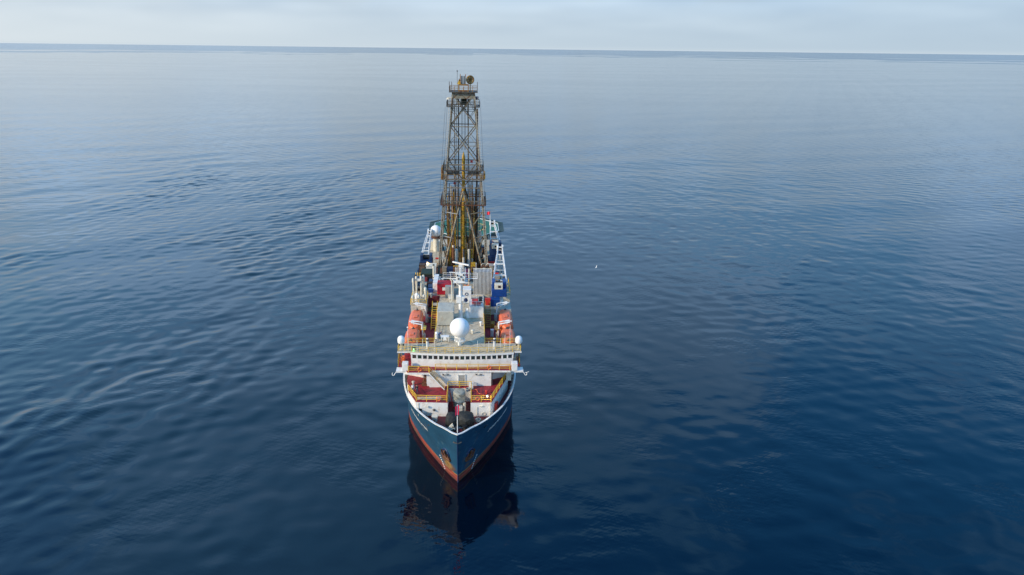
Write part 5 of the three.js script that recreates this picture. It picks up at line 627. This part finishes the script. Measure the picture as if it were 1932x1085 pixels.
// ---------------------------------------------------------------- people and a gull
function person(label, at, { shirt, trousers, hair, joints, turn = 0 }) {
  // one continuous body: smooth union of tapered capsules, meshed by marching cubes; cloth and skin are dyed by region
  const J = joints, bones = [['hipL', 'kneeL', 0.095, 0.07], ['kneeL', 'ankL', 0.068, 0.045], ['ankL', 'toeL', 0.05, 0.042], ['hipR', 'kneeR', 0.095, 0.07], ['kneeR', 'ankR', 0.068, 0.045], ['ankR', 'toeR', 0.05, 0.042], ['pelvis', 'chest', 0.15, 0.165], ['pelvisL', 'pelvisR', 0.11, 0.11], ['shL', 'shR', 0.085, 0.085], ['chest', 'neck', 0.12, 0.06], ['neck', 'head', 0.055, 0.06], ['shL', 'elL', 0.062, 0.05], ['elL', 'wrL', 0.047, 0.034], ['wrL', 'haL', 0.04, 0.035], ['shR', 'elR', 0.062, 0.05], ['elR', 'wrR', 0.047, 0.034], ['wrR', 'haR', 0.04, 0.035]];
  const R = 56, sz = 1.06, mc = new MarchingCubes(R, new THREE.MeshStandardMaterial(), false, false, 60000); mc.isolation = 0;
  const sd = (p, a, b, r0, r1) => { const d = [b[0] - a[0], b[1] - a[1], b[2] - a[2]], q = [p[0] - a[0], p[1] - a[1], p[2] - a[2]], l = d[0] * d[0] + d[1] * d[1] + d[2] * d[2] || 1e-6, t = clamp((q[0] * d[0] + q[1] * d[1] + q[2] * d[2]) / l); return Math.hypot(q[0] - d[0] * t, q[1] - d[1] * t, q[2] - d[2] * t) - lerp(r0, r1, t); };
  const body = (p) => { let m = 9; for (const [a, b, r0, r1] of bones) { const d = sd(p, J[a], J[b], r0, r1), h = clamp(0.5 + 0.5 * (m - d) / 0.05); m = lerp(m, d, h) - 0.05 * h * (1 - h); } const hd = J.head, e = [(p[0] - hd[0]) / 0.082, (p[1] - hd[1]) / 0.118, (p[2] - hd[2]) / 0.1]; const dh = (Math.hypot(...e) - 1) * 0.085; const nose = Math.hypot(p[0] - hd[0], p[1] - hd[1] + 0.012, p[2] - hd[2] - 0.1) - 0.018; return Math.min(m, dh, nose); };
  for (let k = 0; k < R; k++) for (let j = 0; j < R; j++) for (let i = 0; i < R; i++) { const p = [(i - R / 2) / (R / 2) * sz, (j - R / 2) / (R / 2) * sz + 0.95, (k - R / 2) / (R / 2) * sz]; mc.field[k * R * R + j * R + i] = -body(p); }
  mc.update(); const n = mc.count, pos = new Float32Array(n * 3), nor = new Float32Array(mc.normalArray.slice(0, n * 3)), col = new Float32Array(n * 3), skin = [0.42, 0.23, 0.15];
  for (let i = 0; i < n; i++) { const x = mc.positionArray[i * 3] * sz, y = mc.positionArray[i * 3 + 1] * sz + 0.95, z = mc.positionArray[i * 3 + 2] * sz; pos.set([x, y, z], i * 3); const hd = J.head, near = (a) => Math.hypot(x - J[a][0], y - J[a][1], z - J[a][2]); let c = shirt; if (y < J.pelvis[1] + 0.02 && near('haL') > 0.16 && near('haR') > 0.16) c = trousers; if (y < 0.1) c = [0.03, 0.025, 0.02]; if (near('haL') < 0.11 || near('haR') < 0.11 || y > J.neck[1] + 0.0) c = skin; if (y > hd[1] + 0.035 || (y > hd[1] - 0.05 && z < hd[2] - 0.02)) c = hair; col.set(c, i * 3); }
  const g = new THREE.BufferGeometry(); g.setAttribute('position', new THREE.BufferAttribute(pos, 3)); g.setAttribute('normal', new THREE.BufferAttribute(nor, 3)); g.setAttribute('color', new THREE.BufferAttribute(col, 3));
  const m = new THREE.Mesh(g, new THREE.MeshStandardMaterial({ vertexColors: true, roughness: 0.85 })); m.name = numbered('person'); m.castShadow = m.receiveShadow = true; m.userData = { label, category: 'person' }; m.position.set(at[0], at[1], -at[2]); m.rotation.y = turn; scene.add(m); onBoard.push(m);
}
const stand = (o = {}) => ({ hipL: [-0.1, 0.92, 0], kneeL: [-0.12, 0.5, 0.03], ankL: [-0.13, 0.08, -0.02], toeL: [-0.15, 0.05, 0.14], hipR: [0.1, 0.92, 0], kneeR: [0.12, 0.5, 0.02], ankR: [0.14, 0.08, -0.03], toeR: [0.17, 0.05, 0.13], pelvis: [0, 0.97, 0], pelvisL: [-0.08, 0.95, 0], pelvisR: [0.08, 0.95, 0], chest: [0, 1.3, 0.01], shL: [-0.18, 1.43, 0], shR: [0.18, 1.43, 0], neck: [0, 1.5, 0], head: [0, 1.65, 0.02], elL: [-0.25, 1.16, -0.03], wrL: [-0.25, 0.92, 0.08], haL: [-0.24, 0.8, 0.11], elR: [0.25, 1.16, -0.03], wrR: [0.25, 0.92, 0.08], haR: [0.24, 0.8, 0.11], ...o });
person('person in a white top and dark trousers standing on the red deck', [-8.05, L1, 8.7], { shirt: [0.72, 0.70, 0.72], trousers: [0.03, 0.035, 0.06], hair: [0.45, 0.42, 0.40], joints: stand({ kneeR: [0.14, 0.5, 0.08] }), turn: 0.3 });
person('person in a black top holding something pale beside the yellow rail', [-7.3, L1, 8.4], { shirt: [0.016, 0.016, 0.018], trousers: [0.05, 0.06, 0.10], hair: [0.12, 0.08, 0.05], joints: stand({ elR: [0.25, 1.18, 0.05], wrR: [0.08, 1.12, 0.24], haR: [0.0, 1.12, 0.27] }), turn: -0.2 });
person('person in dark blue overalls bending over the white roof table', [-3.85, L3, 18.9], { shirt: [0.012, 0.05, 0.16], trousers: [0.012, 0.045, 0.14], hair: [0.03, 0.03, 0.035], joints: stand({ chest: [0, 1.22, 0.2], shL: [-0.18, 1.33, 0.28], shR: [0.18, 1.33, 0.28], neck: [0, 1.4, 0.33], head: [0, 1.5, 0.44], elL: [-0.22, 1.12, 0.42], wrL: [-0.15, 1.06, 0.62], haL: [-0.12, 1.05, 0.72], elR: [0.22, 1.12, 0.42], wrR: [0.15, 1.06, 0.62], haR: [0.12, 1.05, 0.72] }), turn: 1.2 });
{
  const g = new THREE.Group(); g.name = 'gull'; g.position.set(32.6, 20, -57.6); g.userData = { label: 'white gull in flight over the open water', category: 'bird' }; scene.add(g);
  new MB().add(new THREE.SphereGeometry(0.13, 12, 8).scale(1, 0.9, 2.4)).add(new THREE.SphereGeometry(0.085, 10, 8).translate(0, 0.05, 0.34)).add(new THREE.ConeGeometry(0.03, 0.12, 6).rotateX(Math.PI / 2).translate(0, 0.04, 0.46)).add(new THREE.ConeGeometry(0.11, 0.3, 4).rotateX(-Math.PI / 2).scale(1, 0.25, 1).translate(0, 0, -0.42)).build('body', M.white2, g);
  for (const s of [-1, 1]) { const w = new THREE.ExtrudeGeometry(new THREE.Shape([[0, -0.13], [0.35, -0.16], [0.75, -0.10], [1.0, -0.02], [0.7, 0.1], [0.35, 0.16], [0, 0.13]].map(([x, y]) => new THREE.Vector2(x * s, y))), { depth: 0.025, bevelEnabled: false }).rotateX(Math.PI / 2); const p = w.attributes.position; for (let i = 0; i < p.count; i++) { const x = Math.abs(p.getX(i)); p.setY(i, p.getY(i) + 0.55 * x - 0.28 * x * x); } w.computeVertexNormals(); new MB().add(w).build('wing', M.white2, g); }
  g.rotation.set(0, 0.9, 0.5); g.scale.setScalar(0.55);
}
// the ship lies over by less than a degree; everything on board rides with it
{ const heel = new THREE.Matrix4().makeRotationZ(-THREE.MathUtils.degToRad(0.7)); for (const o of onBoard) o.applyMatrix4(heel); }
renderer.render(scene, camera);
